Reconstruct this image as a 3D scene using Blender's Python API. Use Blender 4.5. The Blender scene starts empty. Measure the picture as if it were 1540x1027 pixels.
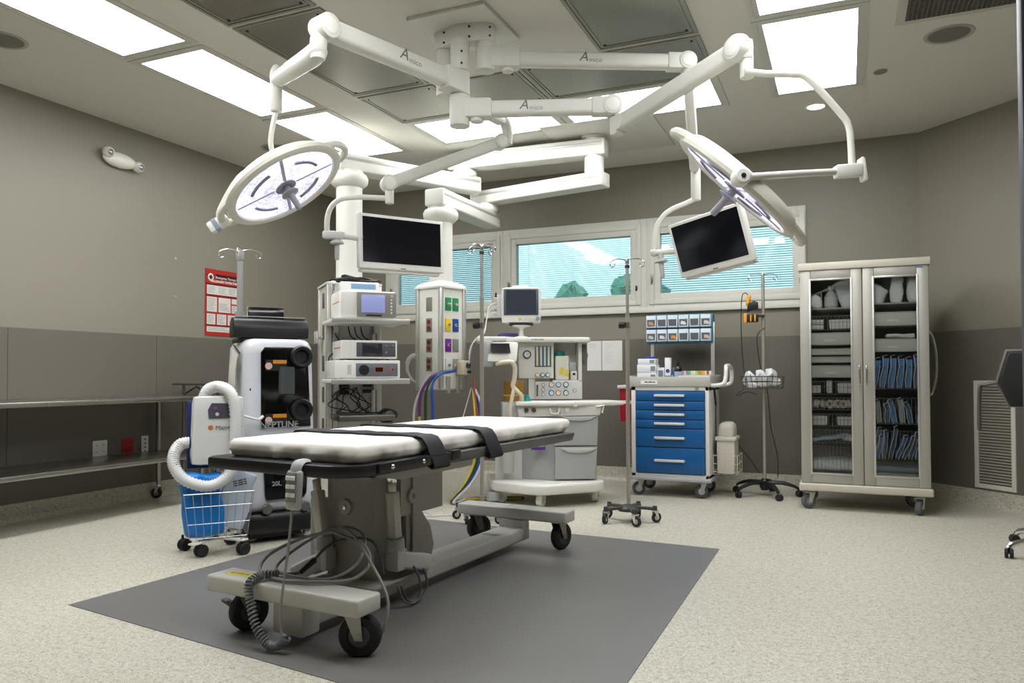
import bpy, bmesh, math, random
from mathutils import Vector as V, Matrix as Mx, Euler, noise
random.seed(7)
S = bpy.context.scene
COL = S.collection
PI = math.pi
R = math.radians

# ------------------------------------------------------------------ camera
CAM_H = 1.05
def make_camera():
    yaw, pitch, roll = R(23.655), R(1.225), R(-0.152)
    fw = V((-math.sin(yaw)*math.cos(pitch), math.cos(yaw)*math.cos(pitch), math.sin(pitch)))
    r = V((math.cos(yaw), math.sin(yaw), 0)); u = r.cross(fw)
    r2 = r*math.cos(roll) + u*math.sin(roll); u2 = -r*math.sin(roll) + u*math.cos(roll)
    cd = bpy.data.cameras.new('camera'); cd.sensor_width = 36; cd.sensor_fit = 'HORIZONTAL'
    cd.lens = 1147/1540*36; cd.shift_y = 25.567/1540
    cd.clip_start = .02; cd.clip_end = 300
    o = bpy.data.objects.new('camera', cd); COL.objects.link(o)
    m = Mx((r2, u2, -fw)).transposed().to_4x4(); m.translation = (0, 0, CAM_H)
    o.matrix_world = m
    S.camera = o
make_camera()

# ------------------------------------------------------------------ world, exposure
S.view_settings.view_transform = 'Standard'; S.view_settings.look = 'None'
S.view_settings.gamma = 1; S.view_settings.use_curve_mapping = False
S.view_settings.exposure = 1.52
PANEL = 5.0            # emission of the ceiling light diffusers
w = bpy.data.worlds.new('sky'); S.world = w; w.use_nodes = True
bg = w.node_tree.nodes['Background']; bg.inputs[0].default_value = (.74, .92, .98, 1); bg.inputs[1].default_value = .60

# ------------------------------------------------------------------ materials
def lin(h):
    h = h.lstrip('#'); c = [int(h[i:i+2], 16)/255 for i in (0, 2, 4)]
    return tuple(x/12.92 if x <= .04045 else ((x+.055)/1.055)**2.4 for x in c) + (1,)
MATS = {}
def mat(name, col='#cccccc', rough=.5, metal=0, emit=0, var=0, vscale=8, bump=0, bscale=40, alpha=1, coat=0, trans=0):
    if name in MATS: return MATS[name]
    m = bpy.data.materials.new(name); m.use_nodes = True; nt = m.node_tree; b = nt.nodes['Principled BSDF']
    c = lin(col); b.inputs['Base Color'].default_value = c
    b.inputs['Roughness'].default_value = rough; b.inputs['Metallic'].default_value = metal
    b.inputs['Alpha'].default_value = alpha
    if coat: b.inputs['Coat Weight'].default_value = coat
    if trans: b.inputs['Transmission Weight'].default_value = trans
    if emit:
        b.inputs['Emission Color'].default_value = c; b.inputs['Emission Strength'].default_value = emit
    if var or bump:
        tc = nt.nodes.new('ShaderNodeTexCoord')
    if var:
        n = nt.nodes.new('ShaderNodeTexNoise'); n.inputs['Scale'].default_value = vscale; n.inputs['Detail'].default_value = 4
        nt.links.new(tc.outputs['Object'], n.inputs['Vector'])
        hs = nt.nodes.new('ShaderNodeMix'); hs.data_type = 'RGBA'
        hs.inputs[6].default_value = tuple(x*(1-var) for x in c[:3]) + (1,)
        hs.inputs[7].default_value = tuple(min(1, x*(1+var)) for x in c[:3]) + (1,)
        nt.links.new(n.outputs['Fac'], hs.inputs[0]); nt.links.new(hs.outputs[2], b.inputs['Base Color'])
    if bump:
        n2 = nt.nodes.new('ShaderNodeTexNoise'); n2.inputs['Scale'].default_value = bscale; n2.inputs['Detail'].default_value = 3
        nt.links.new(tc.outputs['Object'], n2.inputs['Vector'])
        bp = nt.nodes.new('ShaderNodeBump'); bp.inputs['Strength'].default_value = bump; bp.inputs['Distance'].default_value = .01
        nt.links.new(n2.outputs['Fac'], bp.inputs['Height']); nt.links.new(bp.outputs[0], b.inputs['Normal'])
    MATS[name] = m
    return m

def floor_material():
    m = bpy.data.materials.new('speckled_vinyl'); m.use_nodes = True; nt = m.node_tree; b = nt.nodes['Principled BSDF']
    tc = nt.nodes.new('ShaderNodeTexCoord')
    def ramp(inp, stops):
        r = nt.nodes.new('ShaderNodeValToRGB'); e = r.color_ramp.elements
        e[0].position, e[0].color = stops[0][0], stops[0][1]; e[1].position, e[1].color = stops[-1][0], stops[-1][1]
        for p, c in stops[1:-1]:
            q = e.new(p); q.color = c
        nt.links.new(inp, r.inputs[0]); return r
    v = nt.nodes.new('ShaderNodeTexVoronoi'); v.inputs['Scale'].default_value = 210
    nt.links.new(tc.outputs['Object'], v.inputs['Vector'])
    sx = nt.nodes.new('ShaderNodeSeparateColor'); nt.links.new(v.outputs['Color'], sx.inputs[0])
    r1 = ramp(sx.outputs[0], [(0, lin('#918c7d')), (.10, lin('#aca698')), (.22, lin('#c1bcad')), (.8, lin('#cac5b7')), (1, lin('#d9d6ca'))])
    n = nt.nodes.new('ShaderNodeTexNoise'); n.inputs['Scale'].default_value = 45; n.inputs['Detail'].default_value = 6
    nt.links.new(tc.outputs['Object'], n.inputs['Vector'])
    r2 = ramp(n.outputs['Fac'], [(.34, (.72, .70, .67, 1)), (.50, (1, 1, 1, 1))])
    mx = nt.nodes.new('ShaderNodeMix'); mx.data_type = 'RGBA'; mx.blend_type = 'MULTIPLY'; mx.inputs[0].default_value = .75
    nt.links.new(r1.outputs[0], mx.inputs[6]); nt.links.new(r2.outputs[0], mx.inputs[7])
    nt.links.new(mx.outputs[2], b.inputs['Base Color'])
    b.inputs['Roughness'].default_value = .42
    MATS['floor'] = m
floor_material()

def brushed(name, col, rough=.3, sx=3, sy=60, amt=.25):
    m = bpy.data.materials.new(name); m.use_nodes = True; nt = m.node_tree; b = nt.nodes['Principled BSDF']
    b.inputs['Metallic'].default_value = 1; c = lin(col)
    tc = nt.nodes.new('ShaderNodeTexCoord'); mp = nt.nodes.new('ShaderNodeMapping'); mp.inputs['Scale'].default_value = (sx, sy, sx)
    n = nt.nodes.new('ShaderNodeTexNoise'); n.inputs['Scale'].default_value = 4; n.inputs['Detail'].default_value = 4
    nt.links.new(tc.outputs['Object'], mp.inputs[0]); nt.links.new(mp.outputs[0], n.inputs['Vector'])
    mr = nt.nodes.new('ShaderNodeMapRange'); mr.inputs[3].default_value = rough*(1-amt); mr.inputs[4].default_value = rough*(1+amt)
    nt.links.new(n.outputs['Fac'], mr.inputs[0]); nt.links.new(mr.outputs[0], b.inputs['Roughness'])
    mx = nt.nodes.new('ShaderNodeMix'); mx.data_type = 'RGBA'
    mx.inputs[6].default_value = tuple(x*(1-amt) for x in c[:3])+(1,); mx.inputs[7].default_value = c
    nt.links.new(n.outputs['Fac'], mx.inputs[0]); nt.links.new(mx.outputs[2], b.inputs['Base Color'])
    MATS[name] = m
    return m

def glass_mat(name, tint='#eaf4f4', gloss=.08, rough=.02):
    m = bpy.data.materials.new(name); m.use_nodes = True; nt = m.node_tree
    for n in list(nt.nodes):
        if n.type != 'OUTPUT_MATERIAL': nt.nodes.remove(n)
    out = [n for n in nt.nodes if n.type == 'OUTPUT_MATERIAL'][0]
    t = nt.nodes.new('ShaderNodeBsdfTransparent'); t.inputs[0].default_value = lin(tint)
    g = nt.nodes.new('ShaderNodeBsdfGlossy'); g.inputs['Roughness'].default_value = rough
    lw = nt.nodes.new('ShaderNodeFresnel'); lw.inputs[0].default_value = 1.5
    ad = nt.nodes.new('ShaderNodeMath'); ad.operation = 'ADD'; ad.inputs[1].default_value = gloss; ad.use_clamp = True
    nt.links.new(lw.outputs[0], ad.inputs[0])
    mx = nt.nodes.new('ShaderNodeMixShader')
    nt.links.new(ad.outputs[0], mx.inputs[0]); nt.links.new(t.outputs[0], mx.inputs[1]); nt.links.new(g.outputs[0], mx.inputs[2])
    nt.links.new(mx.outputs[0], out.inputs[0])
    MATS[name] = m
    return m

def translucent_mat(name, col, mixf=.5):
    m = bpy.data.materials.new(name); m.use_nodes = True; nt = m.node_tree
    b = nt.nodes['Principled BSDF']; b.inputs['Base Color'].default_value = lin(col); b.inputs['Roughness'].default_value = .5
    out = [n for n in nt.nodes if n.type == 'OUTPUT_MATERIAL'][0]
    t = nt.nodes.new('ShaderNodeBsdfTranslucent'); t.inputs[0].default_value = lin(col)
    mx = nt.nodes.new('ShaderNodeMixShader'); mx.inputs[0].default_value = mixf
    nt.links.new(b.outputs[0], mx.inputs[1]); nt.links.new(t.outputs[0], mx.inputs[2]); nt.links.new(mx.outputs[0], out.inputs[0])
    MATS[name] = m
    return m

def panel_mat(name, col, strength):
    return mat(name, col, .6, emit=strength)

WHITE = mat('white_enamel', '#e9e8e2', .35)
WARM = mat('warm_white_plastic', '#e3e0d6', .4)
CREAM = mat('cream_plastic', '#d9d6c9', .45)
LGREY = mat('light_grey_plastic', '#bdbdb8', .45)
MGREY = mat('mid_grey_plastic', '#8f8f8b', .45)
DGREY = mat('dark_grey_plastic', '#4a4a4a', .5)
BLACK = mat('black_plastic', '#141415', .42)
RUBBER = mat('black_rubber', '#1c1c1d', .7)
GLOSSBLACK = mat('gloss_black', '#070708', .12)
SCREEN = mat('dark_screen', '#0b0d14', .12)
CHROME = mat('chrome', '#d8d8d6', .18, 1)
STEEL = brushed('stainless_steel', '#b5b2aa', .3)
DARKSTEEL = mat('dull_steel', '#8b8983', .35, 1)
ALU = mat('satin_aluminium', '#c9c8c3', .38, .8)
CABALU = mat('cabinet_aluminium', '#aaa79e', .45, .35)
TABLEGREY = mat('table_grey_paint', '#b0aea4', .4)
TABLEDARK = mat('table_dark_grey_paint', '#a5a398', .42)
BLUE = mat('blue_enamel', '#08548f', .38)
CEIL = mat('ceiling_paint', '#d2cfc6', .8)
GLASS = glass_mat('clear_glass', '#fbfdfd', .0)
WINGLASS = glass_mat('window_glass', '#f4fbfc', .02)
CLEARPL = glass_mat('clear_plastic', '#e4e6e2', .06, .15)
BAGPL = translucent_mat('bag_plastic', '#d5d8d8', .35)

# ------------------------------------------------------------------ geometry helpers
def smooth_path(pts, k=6, closed=False):
    P = [V(p) for p in pts]; n = len(P); out = []
    if n < 3: return P
    rng = range(n if closed else n-1)
    for i in rng:
        if closed: a, b, c, d = P[(i-1) % n], P[i], P[(i+1) % n], P[(i+2) % n]
        else: a, b, c, d = P[max(i-1, 0)], P[i], P[i+1], P[min(i+2, n-1)]
        for j in range(k):
            t = j/k
            out.append(.5*((2*b) + (c-a)*t + (2*a-5*b+4*c-d)*t*t + (3*b-a-3*c+d)*t**3))
    if not closed: out.append(P[-1])
    return out

def rotm(rx=0, ry=0, rz=0):
    return Euler((R(rx), R(ry), R(rz))).to_matrix().to_4x4()

class G:
    def __init__(s): s.bm = bmesh.new()
    def box(s, c, d, rot=None, bev=0, seg=2):
        vs = bmesh.ops.create_cube(s.bm, size=1)['verts']
        m = Mx.Translation(c) @ (rot if rot is not None else Mx.Identity(4)) @ Mx.Diagonal((*d, 1))
        bmesh.ops.transform(s.bm, matrix=m, verts=vs)
        if bev:
            es = list({e for v in vs for e in v.link_edges})
            bmesh.ops.bevel(s.bm, geom=es, offset=bev, segments=seg, affect='EDGES', profile=.5, clamp_overlap=True)
        return s
    def span(s, a, b, bev=0, seg=2):
        a, b = V(a), V(b)
        return s.box((a+b)/2, [abs(x) for x in (b-a)], None, bev, seg)
    def cyl(s, p0, p1, r0, r1=None, n=20, bev=0):
        p0, p1 = V(p0), V(p1); r1 = r0 if r1 is None else r1; d = p1-p0
        q = V((0, 0, 1)).rotation_difference(d.normalized()).to_matrix().to_4x4()
        vs = bmesh.ops.create_cone(s.bm, cap_ends=True, cap_tris=False, segments=n, radius1=r0, radius2=r1, depth=d.length,
                                   matrix=Mx.Translation((p0+p1)/2) @ q)['verts']
        if bev:
            es = list({e for v in vs for e in v.link_edges if any(len(f.verts) > 4 for f in e.link_faces)})
            bmesh.ops.bevel(s.bm, geom=es, offset=bev, segments=2, affect='EDGES', profile=.5, clamp_overlap=True)
        return s
    def sph(s, c, r, u=16, v=10, rot=None):
        d = (r, r, r) if not hasattr(r, '__len__') else r
        m = Mx.Translation(c) @ (rot if rot is not None else Mx.Identity(4)) @ Mx.Diagonal((*d, 1))
        bmesh.ops.create_uvsphere(s.bm, u_segments=u, v_segments=v, radius=1, matrix=m)
        return s
    def tube(s, pts, r, n=8, closed=False, smooth=0, flat=1.0):
        P = smooth_path(pts, smooth, closed) if smooth else [V(p) for p in pts]
        rr = r if hasattr(r, '__len__') else None
        N = len(P); t0 = (P[1]-P[0]).normalized()
        up = V((0, 0, 1)) if abs(t0.z) < .9 else V((1, 0, 0))
        nrm = t0.cross(up).normalized(); rings = []
        for i, p in enumerate(P):
            if closed: t = (P[(i+1) % N]-P[i-1]).normalized()
            else: t = (P[min(i+1, N-1)]-P[max(i-1, 0)]).normalized()
            nrm = (nrm - t*nrm.dot(t))
            nrm = nrm.normalized() if nrm.length > 1e-6 else t.orthogonal().normalized()
            b = t.cross(nrm)
            rad = r if rr is None else rr[min(int(i*len(rr)/N), len(rr)-1)]
            rings.append([s.bm.verts.new(p + (nrm*math.cos(2*PI*j/n) + b*math.sin(2*PI*j/n)*flat)*rad) for j in range(n)])
        L = N if closed else N-1
        for i in range(L):
            a, c = rings[i], rings[(i+1) % N]
            for j in range(n):
                s.bm.faces.new((a[j], a[(j+1) % n], c[(j+1) % n], c[j]))
        if not closed:
            s.bm.faces.new(rings[0][::-1]); s.bm.faces.new(rings[-1])
        return s
    def lathe(s, prof, n=24, m=None):
        m = m or Mx.Identity(4); rings = []
        for r, z in prof:
            if r < 1e-6: rings.append([s.bm.verts.new(m @ V((0, 0, z)))])
            else: rings.append([s.bm.verts.new(m @ V((r*math.cos(2*PI*j/n), r*math.sin(2*PI*j/n), z))) for j in range(n)])
        for a, c in zip(rings, rings[1:]):
            for j in range(n):
                k = (j+1) % n
                if len(a) == 1 and len(c) == 1: continue
                if len(a) == 1: s.bm.faces.new((a[0], c[k], c[j]))
                elif len(c) == 1: s.bm.faces.new((a[j], a[k], c[0]))
                else: s.bm.faces.new((a[j], a[k], c[k], c[j]))
        for ring, fl in ((rings[0], True), (rings[-1], False)):
            if len(ring) > 1: s.bm.faces.new(ring[::-1] if fl else ring)
        return s
    def prism(s, poly, z0, z1, m=None, bev=0, seg=2):
        m = m or Mx.Identity(4)
        a = [s.bm.verts.new(m @ V((x, y, z0))) for x, y in poly]; b = [s.bm.verts.new(m @ V((x, y, z1))) for x, y in poly]
        n = len(poly); fs = [s.bm.faces.new(a[::-1]), s.bm.faces.new(b)]
        for i in range(n): fs.append(s.bm.faces.new((a[i], a[(i+1) % n], b[(i+1) % n], b[i])))
        bmesh.ops.recalc_face_normals(s.bm, faces=fs)
        if bev:
            es = list({e for f in fs[:2] for e in f.edges})
            bmesh.ops.bevel(s.bm, geom=es, offset=bev, segments=seg, affect='EDGES', profile=.5, clamp_overlap=True)
        return s
    def ribbon(s, pts, wdir, w, t):
        P = [V(p) for p in pts]; wd = V(wdir).normalized(); N = len(P); L = []
        for i, p in enumerate(P):
            tn = (P[min(i+1, N-1)]-P[max(i-1, 0)]).normalized(); nn = tn.cross(wd).normalized()
            L.append([s.bm.verts.new(p + wd*a*w/2 + nn*b*t/2) for a, b in ((-1, -1), (1, -1), (1, 1), (-1, 1))])
        for a, c in zip(L, L[1:]):
            for j in range(4): s.bm.faces.new((a[j], a[(j+1) % 4], c[(j+1) % 4], c[j]))
        s.bm.faces.new(L[0][::-1]); s.bm.faces.new(L[-1])
        return s
    def rbox(s, c, d, r, n=8, fn=None, rot=None):
        """rounded box made of a subdivided cube; fn moves each point afterwards"""
        h = V(d)/2; cache = {}; nx = n if hasattr(n, '__len__') else (n, n, n)
        m = Mx.Translation(c) @ (rot if rot is not None else Mx.Identity(4))
        def vert(i, j, k):
            if (i, j, k) in cache: return cache[(i, j, k)]
            p = V(((i/nx[0]*2-1)*h.x, (j/nx[1]*2-1)*h.y, (k/nx[2]*2-1)*h.z))
            inn = V([max(-h[a]+r, min(h[a]-r, p[a])) for a in range(3)])
            q = p-inn
            if q.length > 1e-9: p = inn + q.normalized()*r
            if fn: p = V(fn(p))
            cache[(i, j, k)] = s.bm.verts.new(m @ p); return cache[(i, j, k)]
        X, Y, Z = nx; fs = []
        for i in range(X):
            for j in range(Y):
                fs.append(s.bm.faces.new((vert(i, j, 0), vert(i, j+1, 0), vert(i+1, j+1, 0), vert(i+1, j, 0))))
                fs.append(s.bm.faces.new((vert(i, j, Z), vert(i+1, j, Z), vert(i+1, j+1, Z), vert(i, j+1, Z))))
        for i in range(X):
            for k in range(Z):
                fs.append(s.bm.faces.new((vert(i, 0, k), vert(i+1, 0, k), vert(i+1, 0, k+1), vert(i, 0, k+1))))
                fs.append(s.bm.faces.new((vert(i, Y, k), vert(i, Y, k+1), vert(i+1, Y, k+1), vert(i+1, Y, k))))
        for j in range(Y):
            for k in range(Z):
                fs.append(s.bm.faces.new((vert(0, j, k), vert(0, j, k+1), vert(0, j+1, k+1), vert(0, j+1, k))))
                fs.append(s.bm.faces.new((vert(X, j, k), vert(X, j+1, k), vert(X, j+1, k+1), vert(X, j, k+1))))
        return s
    def xf(s, m): bmesh.ops.transform(s.bm, matrix=m, verts=s.bm.verts); return s

MW = {}
def ob(name, g, m, parent=None, W=False, loc=None, rot=None, flat=False, ang=38):
    """link a builder as one mesh object. W: its points are in world space while the parent is moved"""
    me = bpy.data.meshes.new(name)
    if W and parent is not None: g.xf(MW[parent.name].inverted())
    bmesh.ops.recalc_face_normals(g.bm, faces=g.bm.faces)
    g.bm.to_mesh(me); g.bm.free(); me.materials.append(m)
    if not flat:
        me.shade_smooth(); me.set_sharp_from_angle(angle=R(ang))
    o = bpy.data.objects.new(name, me); COL.objects.link(o)
    if parent is not None: o.parent = parent
    if loc is not None: o.location = loc
    if rot is not None: o.rotation_euler = rot
    lm = Mx.Translation(loc or (0, 0, 0)) @ (Euler(rot).to_matrix().to_4x4() if rot else Mx.Identity(4))
    MW[o.name] = (MW[parent.name] @ lm) if parent is not None else lm
    return o
def thing(name, label, cat, loc=(0, 0, 0), rz=0, group=None):
    o = bpy.data.objects.new(name, None); COL.objects.link(o); o.empty_display_size = .05
    o.location = loc; o.rotation_euler = (0, 0, R(rz)); o['label'] = label; o['category'] = cat
    if group: o['group'] = group
    MW[o.name] = Mx.Translation(loc) @ rotm(0, 0, rz)
    return o
def tag(o, label, cat, group=None, kind=None):
    o['label'] = label; o['category'] = cat
    if group: o['group'] = group
    if kind: o['kind'] = kind
    return o
def struct(o, label=None):
    o['kind'] = 'structure'
    if label: o['label'] = label
    return o
def share(o, parent, loc=None, rot=None, name=None):
    c = o.copy(); COL.objects.link(c); c.parent = parent
    if name: c.name = name
    if loc is not None: c.location = loc
    if rot is not None: c.rotation_euler = rot
    return c
def text(s, size, m, parent, M4, name='lettering', align='CENTER', ext=.0006, bold=0):
    cu = bpy.data.curves.new('t', 'FONT'); cu.body = s; cu.size = size; cu.align_x = align; cu.align_y = 'CENTER'; cu.extrude = ext; cu.offset = bold
    cu.resolution_u = 3
    to = bpy.data.objects.new('t', cu); COL.objects.link(to)
    bpy.context.view_layer.update()
    dg = bpy.context.evaluated_depsgraph_get()
    me = bpy.data.meshes.new_from_object(to.evaluated_get(dg)); bpy.data.objects.remove(to)
    me.transform(M4); me.materials.clear(); me.materials.append(m); me.name = name
    o = bpy.data.objects.new(name, me); COL.objects.link(o); o.parent = parent
    return o
def print_bars(parent, M4, w, h, m, words=(.3, .4, .2), rows=1, gap=1.6, name='print'):
    """blurred lettering too small to read: short bars standing for words"""
    g = G(); tot = sum(words)+.06*(len(words)-1)
    for r in range(rows):
        x = -w/2
        for q in words:
            g.box((x+w*q/tot/2, -r*h*gap, .0004), (w*q/tot, h, .0008)); x += w*(q+.06)/tot
    g.xf(M4); o = ob(name, g, m, parent, flat=True); o['kind'] = 'stuff'
    return o
def frame_m(o, x, n):
    """matrix whose x axis is x, z axis (facing the reader) is n"""
    x = V(x).normalized(); n = V(n).normalized(); y = n.cross(x)
    m = Mx((x, y, n)).transposed().to_4x4(); m.translation = V(o); return m

_cast = {}
def caster(parent, x, y, rad, wid, top, ang=0, wheel=RUBBER, fork=DARKSTEEL, twin=False, hub=None, z=0):
    """a caster: fork (part) with its wheel (sub-part); the wheel touches z"""
    key = (rad, wid, top, wheel.name, fork.name, twin, hub.name if hub else '')
    off = rad*.35
    if key in _cast:
        f0, w0 = _cast[key]
        f = share(f0, parent, (x, y, z), (0, 0, R(ang)))
        for w1 in w0: share(w1, f)
        return f
    g = G(); t = wid/2+.006
    if twin:
        g.cyl((0, 0, rad*1.2), (0, 0, top), rad*.22, n=10)
        g.box((off*.5, 0, rad*1.15), (rad*1.3, wid*.25, rad*.5), bev=.003)
    else:
        g.cyl((0, 0, top-.012), (0, 0, top), rad*.5, n=14)
        g.cyl((0, 0, rad*2+.004), (0, 0, top), rad*.28, n=12)
        g.box((off*.3, 0, rad*2.05+.006), (rad*1.0, wid+.016, .008))
        for sgn in (-1, 1):
            poly = [(-rad*.36, rad*2.08), (rad*.44, rad*2.08), (off+rad*.20, rad*.82), (off-rad*.18, rad*.82)]
            g.prism(poly, sgn*t-.002, sgn*t+.002, Mx.Identity(4) @ rotm(90, 0, 0))
        g.cyl((off, -t-.004, rad), (off, t+.004, rad), rad*.16, n=8)
    f = ob('caster', g, fork, parent, loc=(x, y, z), rot=(0, 0, R(ang)))
    ws = []
    g = G()
    if twin:
        for sgn in (-1, 1):
            g.lathe([(0, -wid*.2), (rad*.85, -wid*.2), (rad, -wid*.12), (rad, wid*.12), (rad*.85, wid*.2), (rad*.6, wid*.16), (0, wid*.2)], 20,
                    Mx.Translation((off, sgn*wid*.28, rad)) @ rotm(90, 0, 0))
    else:
        g.lathe([(rad*.5, -wid*.36), (rad*.6, -wid*.5), (rad*.9, -wid*.5), (rad, -wid*.3), (rad, wid*.3), (rad*.9, wid*.5), (rad*.6, wid*.5), (rad*.5, wid*.36)], 24,
                Mx.Translation((off, 0, rad)) @ rotm(90, 0, 0))
    ws.append(ob('wheel', g, wheel, f))
    if not twin:
        g = G().cyl((off, -wid*.38, rad), (off, wid*.38, rad), rad*.52, n=16)
        ws.append(ob('wheel_hub', g, hub or MGREY, f))
    _cast[key] = (f, ws)
    return f
# ------------------------------------------------------------------ room shell
XL, YB, ZC = -5.49, 7.40, 3.131
WALL = mat('wall_paint_taupe', '#878174', .5, var=.03, vscale=1.5)
WAINS = mat('wainscot_sheet', '#68635a', .45, var=.03, vscale=1.2)
g = G(); g.span((XL-.3, -2, -.1), (2.6, YB+.3, 0)); FLOOR = struct(ob('floor', g, MATS['floor']), 'pale beige speckled vinyl floor')
g = G(); g.span((XL-.3, -2, ZC), (2.6, YB+.3, ZC+.15)); CEILO = struct(ob('ceiling', g, CEIL), 'off-white painted ceiling')
g = G(); g.prism([(-3.276, 2.406), (-3.11, 4.877), (-.708, 4.712), (-.69, 2.035)], 0.0005, .003)
struct(ob('floor_inlay', g, mat('charcoal_vinyl', '#706e6c', .38, var=.05, vscale=3, bump=.05, bscale=300)), 'dark grey square vinyl inlay under the operating table')
def wall(side, p0, p1, hole=None, z_only=None):
    p0, p1 = V((*p0, 0)), V((*p1, 0)); L = (p1-p0).length; a = math.atan2(p1.y-p0.y, p1.x-p0.x)
    root = None
    g = G(); zs = 0.0
    if hole:
        x0, x1, z0, z1 = hole
        g.span((-.1, -.2, zs), (L+.1, 0, z0)); g.span((-.1, -.2, z1), (L+.1, 0, ZC)); g.span((-.1, -.2, z0), (x0, 0, z1)); g.span((x1, -.2, z0), (L+.1, 0, z1))
    else: g.span((-.1, -.2, zs), (L+.1, 0, ZC))
    o = struct(ob('wall_'+side, g, WALL, None, loc=p0, rot=(0, 0, a)), 'taupe painted %s wall above a darker wainscot' % side)
    n = max(1, round(L/1.22)); pw = L/n; first = None
    for i in range(n):
        if first is None:
            first = ob('wainscot_panel', G().span((.002, 0, .13), (pw-.002, .005, 1.40)), WAINS, o)
        else: share(first, o, (i*pw, 0, 0))
    b = [(0, 0), (.055, 0), (.03, .006), (.016, .018), (.009, .04), (.009, .134), (0, .134)]
    g = G().prism(b, 0, L, Mx(((0, 0, 1, 0), (1, 0, 0, 0), (0, 1, 0, 0), (0, 0, 0, 1))))
    struct(ob('baseboard_'+side, g, MATS['floor'], None, loc=p0, rot=(0, 0, a)), 'coved speckled vinyl skirting on the %s wall' % side)
    return o
HOLE = (.59+.345, .59+4.79, 1.69, 2.565)
wall('front', (XL, -1.6), (2.2, -1.6)); wall('right', (2.2, -1.6), (2.2, 5.79)); wall('corner', (2.2, 5.79), (.59, YB))
wall('back', (.59, YB), (XL, YB), HOLE); wall('left', (XL, YB), (XL, -1.6))

# windows in the back wall
FRM = mat('window_frame_white', '#d5d3ca', .4)
def ring(g, x0, x1, z0, z1, w, y0, y1, bev=.004):
    g.span((x0, y0, z0), (x0+w, y1, z1), bev); g.span((x1-w, y0, z0), (x1, y1, z1), bev)
    g.span((x0+w, y0, z0), (x1-w, y1, z0+w), bev); g.span((x0+w, y0, z1-w), (x1-w, y1, z1), bev)
SLAT = translucent_mat('blind_slat_white', '#dff0f3', .6)
for i, (x0, x1, gx0, gx1, tilt) in enumerate([(-4.81, -3.34, -4.675, -3.442, 40), (-3.34, -1.79, -3.217, -1.916, 14), (-1.79, -.32, -1.685, -.402, 26)]):
    g = G(); ring(g, x0, x1, 1.665, 2.585, .075, YB-.015, YB+.12)
    root = struct(ob('window_%d' % (i+1), g, FRM), ['white framed window with closed blinds behind the pendant columns', 'white framed middle window with tree tops behind half-open blinds', 'white framed window with blinds nearest the glazed cabinet'][i])
    g = G(); sx0, sx1 = gx0-.075, gx1+.075
    for k, (a, yy0) in enumerate(((.05, YB-.03), (.078, YB-.018))):
        ring(g, sx0 if k == 0 else sx0+.03, sx1 if k == 0 else sx1-.03, 1.735 if k == 0 else 1.765, 2.535 if k == 0 else 2.505, a, yy0, YB+.06)
    ob('sash', g, FRM, root)
    ob('pane', G().span((gx0-.02, YB+.012, 1.79), (gx1+.02, YB+.018, 2.48)), WINGLASS, root)
    ob('pane', G().span((gx0-.02, YB+.082, 1.79), (gx1+.02, YB+.086, 2.48)), WINGLASS, root)
    g = G(); z = 1.80
    while z < 2.47:
        g.box(((gx0+gx1)/2, YB+.05, z), (gx1-gx0+.02, .024, .0012), rotm(tilt, 0, 0)); z += .0215
    bl = ob('blind_slats', g, SLAT, root); bl['kind'] = 'stuff'
    g = G()
    for fx in (.12, .5, .88): g.cyl((gx0+(gx1-gx0)*fx, YB+.037, 1.79), (gx0+(gx1-gx0)*fx, YB+.037, 2.47), .0012, n=5)
    ob('ladder_cord', g, FRM, root)
    hx = gx0-.045
    g = G(); g.box((hx, YB-.034, 1.99), (.022, .012, .07), bev=.003); g.box((hx, YB-.05, 1.98), (.014, .016, .10), bev=.004); g.cyl((hx, YB-.05, 2.01), (hx, YB-.03, 2.01), .009, n=10)
    ob('window_handle', g, DARKSTEEL, root)
    g = G(); g.box((gx1+.03, YB-.034, 1.90), (.018, .014, .05), bev=.003); ob('latch', g, BLACK, root)
g = G(); g.span((-4.88, YB-.045, 1.655), (-.30, YB+.02, 1.70), .006); struct(ob('trim_1', g, FRM), 'white window sill along the back wall')

# outside
struct(ob('ground', G().span((-60, YB+1.5, -1.2), (50, 90, -1.1)), mat('lawn', '#7f9a6a', .9)), 'lawn outside the windows')
LEAF = mat('foliage', '#7fae96', .8, var=.3, vscale=6)
for k, (tx, ty, tz, r) in enumerate([(-4.75, 13.6, 2.15, .58), (-3.42, 13.0, 2.25, .60), (-1.2, 15.5, 1.35, .8)]):
    t = thing('tree', ['leafy green tree left of two behind the middle window', 'taller leafy green tree right of two behind the middle window', 'small leafy green tree outside the window nearest the cabinet'][k], 'tree', (tx, ty, -1.1), group='trees outside the windows')
    g = G(); rnd = random.Random(k)
    for q in range(26):
        a, b = rnd.uniform(0, 2*PI), rnd.uniform(-1, 1); rr = r*rnd.uniform(.35, .8)
        c = V((math.cos(a)*math.sqrt(1-b*b), math.sin(a)*math.sqrt(1-b*b), b))*rr + V((0, 0, tz+1.1))
        bmesh.ops.create_icosphere(g.bm, subdivisions=2, radius=r*rnd.uniform(.2, .36), matrix=Mx.Translation(c))
    for v in g.bm.verts: v.co += noise.noise_vector(v.co*9)*.16
    ob('crown', g, LEAF, t)
    ob('trunk', G().cyl((0, 0, 0), (0, 0, tz+.9), .11, .06, n=10), mat('bark', '#5b4a3a', .9), t)

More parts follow.
